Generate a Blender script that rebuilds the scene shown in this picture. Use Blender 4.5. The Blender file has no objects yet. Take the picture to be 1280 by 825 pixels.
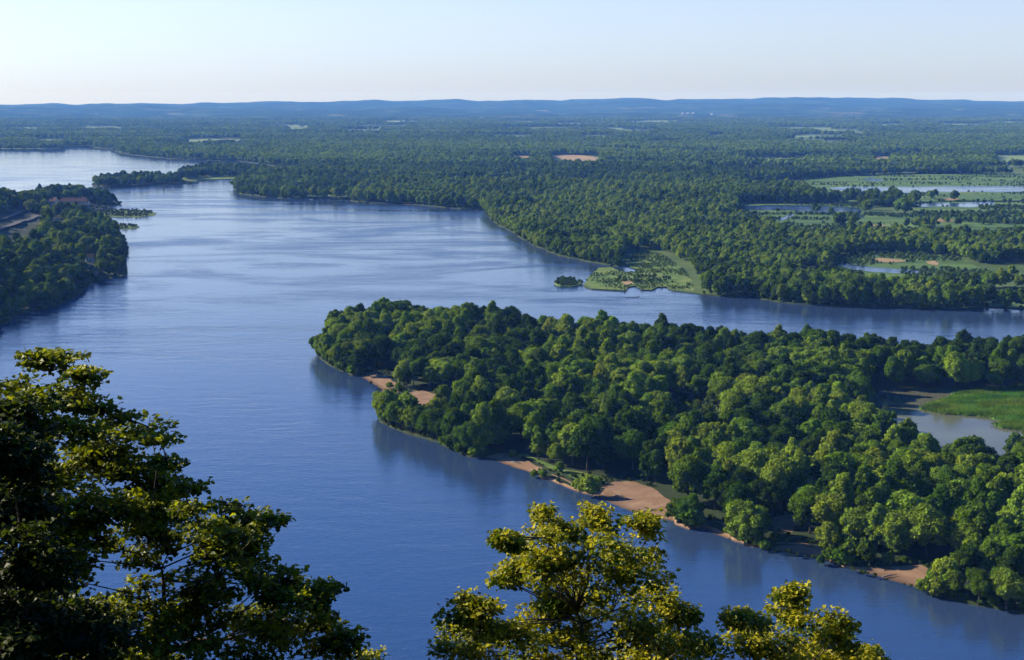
import bpy, math, random
import numpy as np
from mathutils import Vector, geometry

rad = math.radians
SC = bpy.context.scene
COL = SC.collection
RNG = np.random.default_rng(7)

# ------------------------------------------------------------------ camera
W, H = 1280.0, 825.0
FPX = 50.0 / 36.0 * W
CAMH = 150.0
HORIZON = 122.0
PITCH = math.atan((H / 2 - HORIZON) / FPX)
cp, sp = math.cos(PITCH), math.sin(PITCH)
cam = bpy.data.cameras.new('camera')
cam.lens, cam.sensor_width = 50.0, 36.0
cam.clip_start, cam.clip_end = 0.5, 60000.0
camo = bpy.data.objects.new('camera', cam)
COL.objects.link(camo)
camo.location = (0, 0, CAMH)
camo.rotation_euler = (math.pi / 2 - PITCH, 0, 0)
SC.camera = camo


def ray(px, py):
    u, v = (px - W / 2) / FPX, (H / 2 - py) / FPX
    return np.array([u, cp + v * sp, -sp + v * cp])


def gp(px, py, z=0.0):
    """the place on the level z that the photograph shows at a pixel"""
    d = ray(px, py)
    t = (z - CAMH) / d[2]
    return np.array([d[0] * t, d[1] * t, z])


def proj(P):
    P = np.asarray(P, float)
    x, y, z = P[..., 0], P[..., 1], P[..., 2] - CAMH
    f = y * cp - z * sp
    up = y * sp + z * cp
    return W / 2 + FPX * x / f, H / 2 - FPX * up / f, f


def poly(pts, z=0.0):
    return np.array([gp(a, b, z)[:2] for a, b in pts])


def inside(P, pl):
    x, y = P[:, 0], P[:, 1]
    r = np.zeros(len(P), bool)
    n = len(pl)
    j = n - 1
    for i in range(n):
        xi, yi, xj, yj = pl[i][0], pl[i][1], pl[j][0], pl[j][1]
        c = ((yi > y) != (yj > y)) & (x < (xj - xi) * (y - yi) / ((yj - yi) if yj != yi else 1e-9) + xi)
        r ^= c
        j = i
    return r


def edge_dist(P, pl, closed=True):
    best = np.full(len(P), 1e18)
    n = len(pl)
    for i in range(n if closed else n - 1):
        a, b = pl[i], pl[(i + 1) % n]
        ab = b - a
        t = np.clip(((P - a) @ ab) / (ab @ ab + 1e-9), 0, 1)
        d = ((P - a - t[:, None] * ab) ** 2).sum(1)
        best = np.minimum(best, d)
    return np.sqrt(best)


def vnoise(x, y, seed=0):
    """smooth value noise on the plane, 0..1"""
    xi, yi = np.floor(x).astype(np.int64), np.floor(y).astype(np.int64)
    xf, yf = x - xi, y - yi

    def h(a, b):
        n = (a * 374761393 + b * 668265263 + seed * 982451653) & 0x7fffffff
        n = ((n ^ (n >> 13)) * 1274126177) & 0x7fffffff
        return ((n ^ (n >> 16)) & 0xffff) / 65535.0
    u, v = xf * xf * (3 - 2 * xf), yf * yf * (3 - 2 * yf)
    return (h(xi, yi) * (1 - u) + h(xi + 1, yi) * u) * (1 - v) + (h(xi, yi + 1) * (1 - u) + h(xi + 1, yi + 1) * u) * v


def fbm(x, y, seed=0, o=4):
    s, a, t = 0, 1.0, 0
    for k in range(o):
        s = s + a * vnoise(x * 2 ** k, y * 2 ** k, seed + k)
        t += a
        a *= .5
    return s / t


def sstep(a, b, x):
    t = np.clip((x - a) / (b - a), 0, 1)
    return t * t * (3 - 2 * t)


def rough_line(pts, step, amp, rng, closed=False):
    """resample a world-space line and roughen it like a real shore"""
    pts = np.asarray(pts)
    out = []
    n = len(pts)
    for i in range(n if closed else n - 1):
        a, b = pts[i], pts[(i + 1) % n]
        L = np.linalg.norm(b - a)
        st = step * max(1.0, np.linalg.norm(a) / 900)
        k = max(1, int(L / st))
        nrm = np.array([-(b - a)[1], (b - a)[0]]) / (L + 1e-9)
        for q in range(k):
            off = 0 if q == 0 else rng.uniform(-amp, amp) * max(1.0, np.linalg.norm(a) / 1200)
            out.append(a + (b - a) * q / k + nrm * off)
    if not closed:
        out.append(pts[-1])
    return np.array(out)


# ------------------------------------------------------------------ meshes
def mesh_np(name, V, loops, starts, totals, mats=(), smooth=False):
    me = bpy.data.meshes.new(name)
    me.vertices.add(len(V))
    me.vertices.foreach_set('co', np.asarray(V, np.float32).ravel())
    me.loops.add(len(loops))
    me.loops.foreach_set('vertex_index', np.asarray(loops, np.int32))
    me.polygons.add(len(starts))
    me.polygons.foreach_set('loop_start', np.asarray(starts, np.int32))
    me.polygons.foreach_set('loop_total', np.asarray(totals, np.int32))
    for m in mats:
        me.materials.append(m)
    me.polygons.foreach_set('use_smooth', np.full(len(starts), smooth))
    me.update(calc_edges=True)
    return me


def mesh_py(name, V, F, mats=(), smooth=False):
    me = bpy.data.meshes.new(name)
    me.from_pydata([tuple(map(float, v)) for v in V], [], [tuple(map(int, f)) for f in F])
    for m in mats:
        me.materials.append(m)
    if smooth:
        me.polygons.foreach_set('use_smooth', np.ones(len(me.polygons), bool))
    me.update()
    return me


def link(name, me, parent=None, loc=None, kind=None):
    o = bpy.data.objects.new(name, me)
    COL.objects.link(o)
    if parent is not None:
        o.parent = parent
    if loc is not None:
        o.location = loc
    if kind:
        o['kind'] = kind
    return o


def thing(o, label, cat, group=None):
    o['label'] = label
    o['category'] = cat
    if group:
        o['group'] = group
    return o


def empty(name, loc, label, cat, group=None, rz=0.0):
    o = bpy.data.objects.new(name, None)
    o.empty_display_size = .5
    COL.objects.link(o)
    o.location = loc
    o.rotation_euler = (0, 0, rz)
    return thing(o, label, cat, group)


class MB:
    def __init__(s):
        s.V, s.F, s.M = [], [], []

    def add(s, V, F, m=0):
        b = len(s.V)
        s.V += [tuple(map(float, v)) for v in V]
        s.F += [tuple(b + i for i in f) for f in F]
        s.M += [m] * len(F)

    def box(s, x0, x1, y0, y1, z0, z1, m=0):
        s.add([(x0, y0, z0), (x1, y0, z0), (x1, y1, z0), (x0, y1, z0), (x0, y0, z1), (x1, y0, z1), (x1, y1, z1), (x0, y1, z1)],
              [(3, 2, 1, 0), (4, 5, 6, 7), (0, 1, 5, 4), (1, 2, 6, 5), (2, 3, 7, 6), (3, 0, 4, 7)], m)

    def tube(s, pts, rads, n=6, m=0):
        pts = [np.asarray(p, float) for p in pts]
        V, F = [], []
        for i, p in enumerate(pts):
            a = pts[min(i + 1, len(pts) - 1)] - pts[max(i - 1, 0)]
            a = a / (np.linalg.norm(a) + 1e-9)
            h = np.array([0, 0, 1.0]) if abs(a[2]) < .9 else np.array([1.0, 0, 0])
            e1 = np.cross(a, h)
            e1 /= np.linalg.norm(e1)
            e2 = np.cross(a, e1)
            for k in range(n):
                t = 2 * math.pi * k / n
                V.append(p + rads[i] * (math.cos(t) * e1 + math.sin(t) * e2))
        for i in range(len(pts) - 1):
            for k in range(n):
                F.append((i * n + k, i * n + (k + 1) % n, (i + 1) * n + (k + 1) % n, (i + 1) * n + k))
        F.append(tuple(range(n))[::-1])
        F.append(tuple((len(pts) - 1) * n + k for k in range(n)))
        s.add(V, F, m)

    def mesh(s, name, mats, smooth=False):
        me = mesh_py(name, s.V, s.F, mats, smooth)
        me.polygons.foreach_set('material_index', np.array(s.M, np.int32))
        return me


# ------------------------------------------------------------------ materials
def new_mat(name):
    m = bpy.data.materials.new(name)
    m.use_nodes = True
    nt = m.node_tree
    nt.nodes.clear()
    out = nt.nodes.new('ShaderNodeOutputMaterial')
    return m, nt, out


def N(nt, t, **kw):
    n = nt.nodes.new(t)
    for k, v in kw.items():
        if k in n.inputs:
            n.inputs[k].default_value = v
        else:
            setattr(n, k, v)
    return n


def ramp(nt, stops):
    r = nt.nodes.new('ShaderNodeValToRGB')
    e = r.color_ramp.elements
    while len(e) < len(stops):
        e.new(.5)
    for i, (p, c) in enumerate(stops):
        e[i].position = p
        e[i].color = (*c, 1) if len(c) == 3 else c
    return r


def noise_mat(name, stops, scale=.1, detail=8, rough=.9, bump=.3, bscale=1.0, stretch=(1, 1, 1), spec=.2, dist=.4):
    m, nt, out = new_mat(name)
    L = nt.links.new
    tc = N(nt, 'ShaderNodeTexCoord')
    mp = N(nt, 'ShaderNodeMapping')
    mp.inputs['Scale'].default_value = stretch
    L(tc.outputs['Object'], mp.inputs['Vector'])
    nz = N(nt, 'ShaderNodeTexNoise', Scale=scale, Detail=detail, Roughness=.62, Distortion=dist)
    L(mp.outputs[0], nz.inputs['Vector'])
    r = ramp(nt, stops)
    L(nz.outputs['Fac'], r.inputs[0])
    b = N(nt, 'ShaderNodeBsdfPrincipled', Roughness=rough)
    b.inputs['Specular IOR Level'].default_value = spec
    L(r.outputs[0], b.inputs['Base Color'])
    n2 = N(nt, 'ShaderNodeTexNoise', Scale=bscale, Detail=4)
    L(tc.outputs['Object'], n2.inputs['Vector'])
    bp = N(nt, 'ShaderNodeBump', Strength=bump, Distance=.3)
    L(n2.outputs['Fac'], bp.inputs['Height'])
    L(bp.outputs[0], b.inputs['Normal'])
    L(b.outputs[0], out.inputs[0])
    return m


def foliage_mat(name, source, transl=.25):
    """source: 'object' takes the tree's own colour, 'instancer' the colour carried by each point of a wood"""
    m, nt, out = new_mat(name)
    L = nt.links.new
    if source == 'object':
        c = N(nt, 'ShaderNodeObjectInfo').outputs['Color']
    else:
        a = N(nt, 'ShaderNodeAttribute', attribute_type='INSTANCER', attribute_name='tone')
        c = a.outputs['Color']
    t = N(nt, 'ShaderNodeAttribute', attribute_type='GEOMETRY', attribute_name='tint')
    mul = N(nt, 'ShaderNodeMix', data_type='RGBA', blend_type='MULTIPLY')
    mul.inputs[0].default_value = 1
    L(c, mul.inputs[6])
    L(t.outputs['Color'], mul.inputs[7])
    d = N(nt, 'ShaderNodeBsdfDiffuse')
    tr = N(nt, 'ShaderNodeBsdfTranslucent')
    warm = N(nt, 'ShaderNodeMix', data_type='RGBA', blend_type='MULTIPLY')
    warm.inputs[0].default_value = 1
    warm.inputs[7].default_value = (1.5, 1.35, .6, 1)
    L(mul.outputs[2], warm.inputs[6])
    L(mul.outputs[2], d.inputs[0])
    L(warm.outputs[2], tr.inputs[0])
    mx = N(nt, 'ShaderNodeMixShader')
    mx.inputs[0].default_value = transl
    L(d.outputs[0], mx.inputs[1])
    L(tr.outputs[0], mx.inputs[2])
    L(mx.outputs[0], out.inputs[0])
    return m


M_FOL = foliage_mat('tree_foliage', 'object')
M_WOOD_FOL = foliage_mat('wood_foliage', 'instancer')
M_BARK = noise_mat('bark', [(.3, (.05, .04, .03)), (.7, (.12, .1, .08))], scale=3, bump=.6, bscale=8, stretch=(1, 1, .25))
M_FLOOR = noise_mat('forest_floor', [(.3, (.012, .02, .006)), (.5, (.02, .034, .009)), (.75, (.034, .048, .014))], scale=.05)
M_GLADE = noise_mat('glade_grass', [(.3, (.03, .055, .012)), (.5, (.06, .1, .022)), (.7, (.11, .15, .04))], scale=.008, bump=.8, bscale=.3)
M_GRASS = noise_mat('marsh_grass', [(.28, (.03, .065, .012)), (.45, (.065, .125, .02)), (.57, (.12, .17, .03)), (.7, (.2, .19, .07))],
                    scale=.09, bump=1.0, bscale=.5, stretch=(.5, 1, 1))
M_MEADOW = noise_mat('wet_meadow', [(.28, (.022, .045, .012)), (.42, (.045, .095, .018)), (.54, (.075, .14, .025)), (.66, (.12, .165, .04)), (.76, (.22, .2, .09))],
                     scale=.02, bump=1.0, bscale=.3, stretch=(.22, 1, 1))
M_LAGGRASS = noise_mat('lagoon_grass', [(.25, (.04, .1, .012)), (.45, (.07, .17, .02)), (.6, (.10, .22, .03)), (.8, (.2, .26, .05))],
                       scale=.08, bump=1.0, bscale=.8, stretch=(.5, 1, 1))
M_SAND = noise_mat('sand', [(.25, (.15, .088, .05)), (.5, (.205, .125, .075)), (.75, (.29, .19, .12))], scale=.12, bump=.5, bscale=.6)
nt_ = M_SAND.node_tree
pb_ = [n_ for n_ in nt_.nodes if n_.type == 'BSDF_PRINCIPLED'][0]
src_ = pb_.inputs['Base Color'].links[0].from_socket
gz_ = N(nt_, 'ShaderNodeTexCoord')
sz_ = N(nt_, 'ShaderNodeSeparateXYZ')
nt_.links.new(gz_.outputs['Object'], sz_.inputs[0])
wz_ = N(nt_, 'ShaderNodeMapRange')
wz_.inputs[1].default_value, wz_.inputs[2].default_value = .0, .22
wz_.inputs[3].default_value, wz_.inputs[4].default_value = .42, 1.0
nt_.links.new(sz_.outputs['Z'], wz_.inputs[0])
dm_ = N(nt_, 'ShaderNodeMix', data_type='RGBA', blend_type='MULTIPLY')
dm_.inputs[0].default_value = 1
nt_.links.new(src_, dm_.inputs[6])
nt_.links.new(wz_.outputs[0], dm_.inputs[7])
nt_.links.new(dm_.outputs[2], pb_.inputs['Base Color'])
M_TAN = noise_mat('bare_field', [(.25, (.17, .13, .06)), (.5, (.27, .19, .1)), (.75, (.36, .26, .14))], scale=.03, bump=.2)
M_FIELD = noise_mat('crop_field', [(.3, (.1, .17, .06)), (.6, (.15, .21, .08)), (.8, (.22, .24, .12))], scale=.006, bump=.2)
M_ROAD = noise_mat('asphalt', [(.3, (.05, .05, .055)), (.7, (.08, .08, .085))], scale=.3, bump=.1)
M_BLUFF = noise_mat('bluff_soil', [(.3, (.025, .03, .012)), (.55, (.05, .05, .025)), (.8, (.12, .1, .07))], scale=.2, bump=1, bscale=1)


def water_mat(name, deep, base_rough, wave, shallow=False, ior=1.85):
    m, nt, out = new_mat(name)
    L = nt.links.new
    tc = N(nt, 'ShaderNodeTexCoord')
    # broad wind and current patches
    mp = N(nt, 'ShaderNodeMapping')
    mp.inputs['Scale'].default_value = (.7, 1.5, 1)
    mp.inputs['Rotation'].default_value = (0, 0, rad(28))
    L(tc.outputs['Object'], mp.inputs['Vector'])
    big = N(nt, 'ShaderNodeTexNoise', Scale=.006, Detail=7, Roughness=.62, Distortion=1.6)
    L(mp.outputs[0], big.inputs['Vector'])
    pr = ramp(nt, [(.44, (0, 0, 0)), (.62, (1, 1, 1))])
    L(big.outputs['Fac'], pr.inputs[0])
    # calmer towards the near reach, livelier up-river
    sx = N(nt, 'ShaderNodeSeparateXYZ')
    L(tc.outputs['Object'], sx.inputs[0])
    far = N(nt, 'ShaderNodeMapRange')
    far.inputs[1].default_value, far.inputs[2].default_value = 550, 1500
    far.inputs[3].default_value, far.inputs[4].default_value = .12, 1.0
    L(sx.outputs['Y'], far.inputs[0])
    mul = N(nt, 'ShaderNodeMath', operation='MULTIPLY')
    L(pr.outputs[0], mul.inputs[0])
    calm = N(nt, 'ShaderNodeMapRange')
    calm.inputs[1].default_value, calm.inputs[2].default_value = 1700, 3200
    calm.inputs[3].default_value, calm.inputs[4].default_value = 1.0, .3
    L(sx.outputs['Y'], calm.inputs[0])
    fm = N(nt, 'ShaderNodeMath', operation='MULTIPLY')
    L(far.outputs[0], fm.inputs[0])
    L(calm.outputs[0], fm.inputs[1])
    L(fm.outputs[0], mul.inputs[1])
    rr = N(nt, 'ShaderNodeMapRange')
    rr.inputs[3].default_value, rr.inputs[4].default_value = base_rough, base_rough + .18
    L(mul.outputs[0], rr.inputs[0])
    # waves at three sizes
    mw = N(nt, 'ShaderNodeMapping')
    mw.inputs['Scale'].default_value = (.55, 1.4, 1)
    mw.inputs['Rotation'].default_value = (0, 0, rad(-12))
    L(tc.outputs['Object'], mw.inputs['Vector'])
    w1 = N(nt, 'ShaderNodeTexNoise', Scale=.07, Detail=5, Roughness=.7, Distortion=.5)
    w2 = N(nt, 'ShaderNodeTexNoise', Scale=.55, Detail=4, Roughness=.6)
    L(mw.outputs[0], w1.inputs['Vector'])
    L(mw.outputs[0], w2.inputs['Vector'])
    ws = N(nt, 'ShaderNodeMapRange')
    ws.inputs[3].default_value, ws.inputs[4].default_value = .1, 1.0
    L(mul.outputs[0], ws.inputs[0])
    b1 = N(nt, 'ShaderNodeBump', Distance=wave * 1.2)
    b2 = N(nt, 'ShaderNodeBump', Distance=wave * .15)
    L(ws.outputs[0], b1.inputs['Strength'])
    L(w1.outputs['Fac'], b1.inputs['Height'])
    b2.inputs['Strength'].default_value = .5
    L(w2.outputs['Fac'], b2.inputs['Height'])
    L(b1.outputs[0], b2.inputs['Normal'])
    b = N(nt, 'ShaderNodeBsdfPrincipled', IOR=ior)
    b.inputs['Specular IOR Level'].default_value = .5
    if shallow:
        cn = N(nt, 'ShaderNodeTexNoise', Scale=.02, Detail=6)
        L(tc.outputs['Object'], cn.inputs['Vector'])
        cr = ramp(nt, [(.35, deep), (.7, tuple(c * 1.7 for c in deep))])
        L(cn.outputs['Fac'], cr.inputs[0])
        L(cr.outputs[0], b.inputs['Base Color'])
    else:
        b.inputs['Base Color'].default_value = (*deep, 1)
    L(rr.outputs[0], b.inputs['Roughness'])
    L(b2.outputs[0], b.inputs['Normal'])
    L(b.outputs[0], out.inputs[0])
    return m


M_RIVER = water_mat('river_water', (.026, .05, .118), .05, 1.0)
M_POND = water_mat('pond_water', (.02, .04, .08), .12, .4)
M_LAGOON = water_mat('lagoon_water', (.075, .078, .05), .1, .25, True, 1.33)

# ------------------------------------------------------------------ light
SUN_EL, SUN_AZ = 27.0, -70.0      # azimuth from the view direction, left is negative
sd = Vector((math.sin(rad(SUN_AZ)) * math.cos(rad(SUN_EL)), math.cos(rad(SUN_AZ)) * math.cos(rad(SUN_EL)), math.sin(rad(SUN_EL))))
sl = bpy.data.lights.new('sun', 'SUN')
sl.energy, sl.angle, sl.color = 4.6, rad(.5), (1.0, .89, .66)
so = bpy.data.objects.new('sun', sl)
COL.objects.link(so)
so.rotation_euler = sd.to_track_quat('Z', 'Y').to_euler()
so.location = (0, 0, 400)
wd = bpy.data.worlds.new('World')
SC.world = wd
wd.use_nodes = True
nt = wd.node_tree
bg = nt.nodes['Background']
sky = nt.nodes.new('ShaderNodeTexSky')
sky.sky_type = 'NISHITA'
sky.sun_disc = False
sky.sun_elevation = rad(SUN_EL)
sky.sun_rotation = rad(SUN_AZ)
sky.altitude = 300
sky.air_density, sky.dust_density, sky.ozone_density = 1.0, .3, 4.0
tcw = nt.nodes.new('ShaderNodeTexCoord')
sepw = nt.nodes.new('ShaderNodeSeparateXYZ')
nt.links.new(tcw.outputs['Generated'], sepw.inputs[0])
satr = nt.nodes.new('ShaderNodeMapRange')
satr.inputs[1].default_value, satr.inputs[2].default_value = .03, .34
satr.inputs[3].default_value, satr.inputs[4].default_value = .6, 1.2
nt.links.new(sepw.outputs['Z'], satr.inputs[0])
hsv = nt.nodes.new('ShaderNodeHueSaturation')
nt.links.new(satr.outputs[0], hsv.inputs['Saturation'])
hue = nt.nodes.new('ShaderNodeMix')
hue.data_type, hue.blend_type = 'RGBA', 'MULTIPLY'
hue.inputs[0].default_value = 1
hue.inputs[7].default_value = (.95, 1.0, 1.36, 1)
nt.links.new(sky.outputs[0], hue.inputs[6])
nt.links.new(hue.outputs[2], hsv.inputs['Color'])
rim = nt.nodes.new('ShaderNodeMapRange')
rim.inputs[1].default_value, rim.inputs[2].default_value = 0, .07
nt.links.new(sepw.outputs['Z'], rim.inputs[0])
rc = nt.nodes.new('ShaderNodeMix')
rc.data_type = 'RGBA'
rc.inputs[6].default_value, rc.inputs[7].default_value = (.93, .98, 1.06, 1), (.98, 1, 1, 1)
nt.links.new(rim.outputs[0], rc.inputs[0])
fin = nt.nodes.new('ShaderNodeMix')
fin.data_type, fin.blend_type = 'RGBA', 'MULTIPLY'
fin.inputs[0].default_value = 1
nt.links.new(hsv.outputs[0], fin.inputs[6])
nt.links.new(rc.outputs[2], fin.inputs[7])
nt.links.new(fin.outputs[2], bg.inputs[0])
bg.inputs[1].default_value = .059
vs = SC.view_settings
vs.view_transform, vs.look, vs.gamma, vs.use_curve_mapping = 'Standard', 'None', 1, False
vs.exposure = 1.2

# ------------------------------------------------------------------ the lie of the land (outlines as the photograph shows them on the ground)
LAND_Z = .7
S_ISLAND_NEAR = [(396, 441), (405, 451), (425, 463), (446, 470), (466, 468), (486, 475), (496, 483), (489, 494), (478, 512), (476, 527),
                 (490, 534), (508, 541), (530, 547), (548, 552), (566, 562), (589, 571), (608, 572), (626, 570), (650, 577), (673, 586), (676, 595),
                 (690, 600), (705, 606), (722, 613), (740, 618), (756, 613), (770, 606), (790, 606), (812, 614), (832, 630), (842, 642), (846, 655), (862, 661),
                 (880, 657), (905, 668), (935, 682), (968, 685), (1000, 684), (1026, 691), (1040, 702), (1068, 711), (1105, 714), (1150, 712), (1172, 720),
                 (1163, 738), (1178, 746), (1205, 753), (1240, 759), (1262, 763), (1300, 770), (1400, 792), (1500, 815)]
S_ISLAND_FAR = [(1700, 700), (1700, 446), (1400, 447), (1280, 451), (1200, 457), (1130, 464), (1050, 453), (940, 444), (850, 437), (740, 434), (640, 421),
                (560, 409), (480, 409), (440, 415), (410, 427)]
S_FLOOD = [(-900, 186), (-200, 187), (0, 187), (60, 187.3), (78, 187), (80, 184.2), (112, 183.4), (140, 186.5), (152, 191.5), (185, 196), (215, 198.6), (245, 199.6),
           (300, 201.5), (338, 206.5), (375, 209.5), (382, 214), (345, 219), (318, 222), (296, 233), (295, 237.5), (302, 242.5), (325, 245.5), (352, 247.5),
           (420, 249.5), (436, 250), (448, 252.8), (470, 254), (512, 255.2), (545, 258.5), (575, 261), (607, 262.5), (609, 268), (616, 277), (640, 290), (670, 308),
           (700, 320), (730, 326), (746, 329), (772, 333), (789, 334), (800, 337), (792, 341), (776, 339.5), (764, 334.5), (748, 335.5),
           (734, 350), (729, 357), (740, 362), (765, 363.5), (783, 364.3), (786, 359.5), (795, 358), (802, 363), (815, 363.5), (822, 359.5), (834, 359.5), (842, 364), (868, 367),
           (900, 370.5), (925, 371.5), (940, 368.5), (952, 374), (975, 378), (1010, 381), (1060, 383.5), (1130, 385.5), (1185, 387), (1235, 384.5), (1280, 387), (1400, 391), (1700, 398), (2600, 404)]
S_HEAD = [(-500, 470), (-160, 440), (-60, 425), (0, 409), (12, 402), (20, 394), (48, 389), (68, 383), (88, 376), (102, 368), (108, 358), (126, 350), (148, 346.5), (158, 344),
          (156, 332), (158, 318), (156, 305), (147, 290), (138, 282), (128, 276), (112, 272), (104, 268), (118, 262), (140, 258), (150, 255), (140, 250), (105, 247),
          (60, 245.5), (28, 251), (5, 262), (-60, 258), (-200, 252), (-600, 250)]
S_FARISLE = [(116, 231.5), (122, 234.8), (140, 235), (165, 233.3), (190, 231.5), (215, 231.2), (231, 229.5), (229, 226.5), (212, 224.5), (185, 224), (150, 224.5), (125, 227.5)]
S_MIDISLE = [(222, 221), (226, 225), (246, 226), (262, 224.6), (285, 224.3), (305, 222.3), (324, 221), (342, 218.5), (340, 214.5), (318, 213), (290, 212), (250, 213), (228, 216)]
S_ISLET = [(693, 354), (700, 358.5), (712, 358.8), (728, 355), (722, 352), (710, 349), (698, 350)]
S_SPITS = [[(107, 267.5), (125, 270.2), (150, 271), (175, 271.3), (192, 269.5), (193, 266), (180, 263.5), (160, 262.5), (140, 263), (120, 264.5)],
           [(138, 283.5), (148, 286.6), (162, 286.5), (173, 284.6), (171, 282.4), (156, 281.2), (142, 281)]]

ISL_NEAR = rough_line(poly(S_ISLAND_NEAR), 3.0, .9, RNG)
ISLAND = np.vstack([ISL_NEAR, rough_line(poly(S_ISLAND_FAR), 6, 1.5, RNG)])
FLOOD_SHORE = rough_line(poly(S_FLOOD), 7, 2.0, RNG)
EDGE_X, FAR_Y = 11500.0, 22500.0
FLOOD = np.vstack([[[-EDGE_X, FLOOD_SHORE[0][1]]], FLOOD_SHORE[FLOOD_SHORE[:, 0] < EDGE_X], [[EDGE_X, FLOOD_SHORE[-1][1]], [EDGE_X, FAR_Y], [-EDGE_X, FAR_Y]]])
HEAD = rough_line(poly(S_HEAD), 5, 1.5, RNG, True)
FARISLE = rough_line(poly(S_FARISLE), 8, 3, RNG, True)
MIDISLE = rough_line(poly(S_MIDISLE), 8, 3, RNG, True)
ISLET = rough_line(poly(S_ISLET), 3, .8, RNG, True)


def area2(p):
    return (p[:, 0] * np.roll(p[:, 1], -1) - np.roll(p[:, 0], -1) * p[:, 1]).sum()


def land(name, pl, mat, z=LAND_Z, skirt=1.1, out=.4, kind='structure', mat2=None, where=None):
    """a level sheet with a sloping bank down into the water"""
    pl = np.asarray(pl)
    if area2(pl) < 0:
        pl = pl[::-1]
    n = len(pl)
    tri = geometry.tessellate_polygon([[Vector((a, b, 0)) for a, b in pl]])
    V = [(a, b, z) for a, b in pl]
    F = [tuple(t) for t in tri]
    if skirt:
        d = np.roll(pl, -1, 0) - np.roll(pl, 1, 0)
        nr = np.stack([d[:, 1], -d[:, 0]], 1)
        nr /= np.linalg.norm(nr, axis=1)[:, None] + 1e-9
        for (a, b), q in zip(pl, nr):
            V.append((a + q[0] * out, b + q[1] * out, z - skirt))
        for i in range(n):
            j = (i + 1) % n
            F.append((i, n + i, n + j, j))
    nface = len(tri)
    Va = np.array(V)
    FF = []
    for f in F:
        p = Va[list(f)]
        nz = np.cross(p[1] - p[0], p[2] - p[0])[2]
        FF.append(f if nz >= 0 else f[::-1])
    me = mesh_py(name, V, FF, [mat, mat2 or mat])
    mi = np.ones(len(FF) - len(tri), np.int32)
    if where is not None:
        mi = where(proj(np.c_[pl, np.zeros(n)])[0]).astype(np.int32)
    me.polygons.foreach_set('material_index', np.r_[np.zeros(len(tri), np.int32), mi])
    return link(name, me, kind=kind)


def sheet(name, pts, mat, z, amp=1.0, step=4, rng=RNG, world=False):
    pl = rough_line(pts if world else poly(pts), step, amp, rng, True)
    return land(name, pl, mat, z, 0)


# the river, one level sheet under every shore
me = mesh_py('river', [(-EDGE_X, -350, 0), (EDGE_X, -350, 0), (EDGE_X, 6500, 0), (-EDGE_X, 6500, 0)], [(0, 1, 2, 3)], [M_RIVER])
link('river', me, kind='structure')
land('floodplain', FLOOD, M_GLADE, mat2=M_FLOOR)
land('island_ground', ISLAND, M_FLOOR, skirt=1.0, out=1.3, mat2=M_SAND, where=lambda x: (x > 600) & (x < 1170))
land('far_island_ground', FARISLE, M_FLOOR)
land('middle_island_ground', MIDISLE, M_GRASS)
land('islet_ground', ISLET, M_GRASS, z=.5)
for s in S_SPITS:
    pl = rough_line(poly(s), 5, 1.2, RNG, True)
    land('sand_spit', pl, M_GRASS, z=.55, skirt=.8, out=3)

# sandbars: sloping from the bank into the water
S_SAND = [
    ([(446, 471), (454, 475), (464, 481), (474, 487), (481, 492)], [(499, 484), (487, 474), (466, 466.5)]),
    ([(474, 489), (481, 493.5), (488, 497)], [(497, 494), (498, 488), (488, 487)]),
    ([(607, 574), (622, 578.5), (642, 585.5), (658, 590.5), (673, 595)], [(678, 587), (652, 575.5), (627, 568.5)]),
    ([(680, 597), (690, 602), (700, 606.5), (710, 611)], [(716, 606), (704, 600), (690, 595)]),
    ([(738, 622), (750, 628), (765, 634), (785, 640), (805, 644.5), (822, 649), (840, 653)], [(850, 643), (838, 628), (815, 612), (792, 604), (769, 604), (753, 611)]),
    ([(872, 659), (885, 664.5), (896, 669.5), (910, 674.5)], [(918, 668), (905, 656), (884, 653)]),
    ([(960, 688), (978, 692), (1000, 695.5), (1018, 699), (1032, 702)], [(1034, 690), (1004, 681), (970, 681)]),
    ([(1062, 713), (1078, 718), (1100, 725), (1122, 731), (1146, 738), (1158, 741)], [(1180, 722), (1152, 709), (1106, 711)]),
    ([(446, 251.6), (458, 253.8), (475, 255.4), (495, 256), (512, 256.4)], [(516, 253), (480, 251), (450, 249.6)]),
]
for wat, lnd in S_SAND:
    a = rough_line(np.array([gp(*p)[:2] for p in wat]), 2.5, .5, RNG)
    b = rough_line(np.array([gp(*p)[:2] for p in lnd]), 4, .8, RNG)
    pl = np.vstack([a, b])
    zz = np.r_[np.full(len(a), -.12), np.full(len(b), LAND_Z + .12)]
    # an inner row keeps the bar gently domed
    inner = []
    for p in a:
        q = b[np.argmin(((b - p) ** 2).sum(1))]
        inner.append(p + (q - p) * .42)
    tri = geometry.tessellate_polygon([[Vector((x, y, 0)) for x, y in pl]])
    V = [(x, y, z) for (x, y), z in zip(pl, zz)]
    F = []
    for t in tri:
        p = np.array([V[i] for i in t])
        F.append(t if np.cross(p[1] - p[0], p[2] - p[0])[2] >= 0 else t[::-1])
    link('sandbar', mesh_py('sandbar', V, F, [M_SAND]), kind='structure')
sheet('sand_patch', [(506, 491), (530, 490), (556, 497), (568, 506), (540, 508), (512, 509)], M_SAND, LAND_Z + .05, .8)
sheet('sand_patch', [(966, 649), (990, 645), (1000, 655), (990, 668), (965, 664)], M_SAND, LAND_Z + .05, .8)
sheet('grass_bank', [(612, 568), (660, 575), (720, 602), (760, 604), (745, 596), (700, 588), (660, 570)], M_GRASS, LAND_Z + .03, .6)
sheet('clearing', [(828, 503), (860, 500), (892, 503), (902, 520), (895, 545), (845, 548), (832, 530)], M_GRASS, LAND_Z + .03, 1.5)

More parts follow.
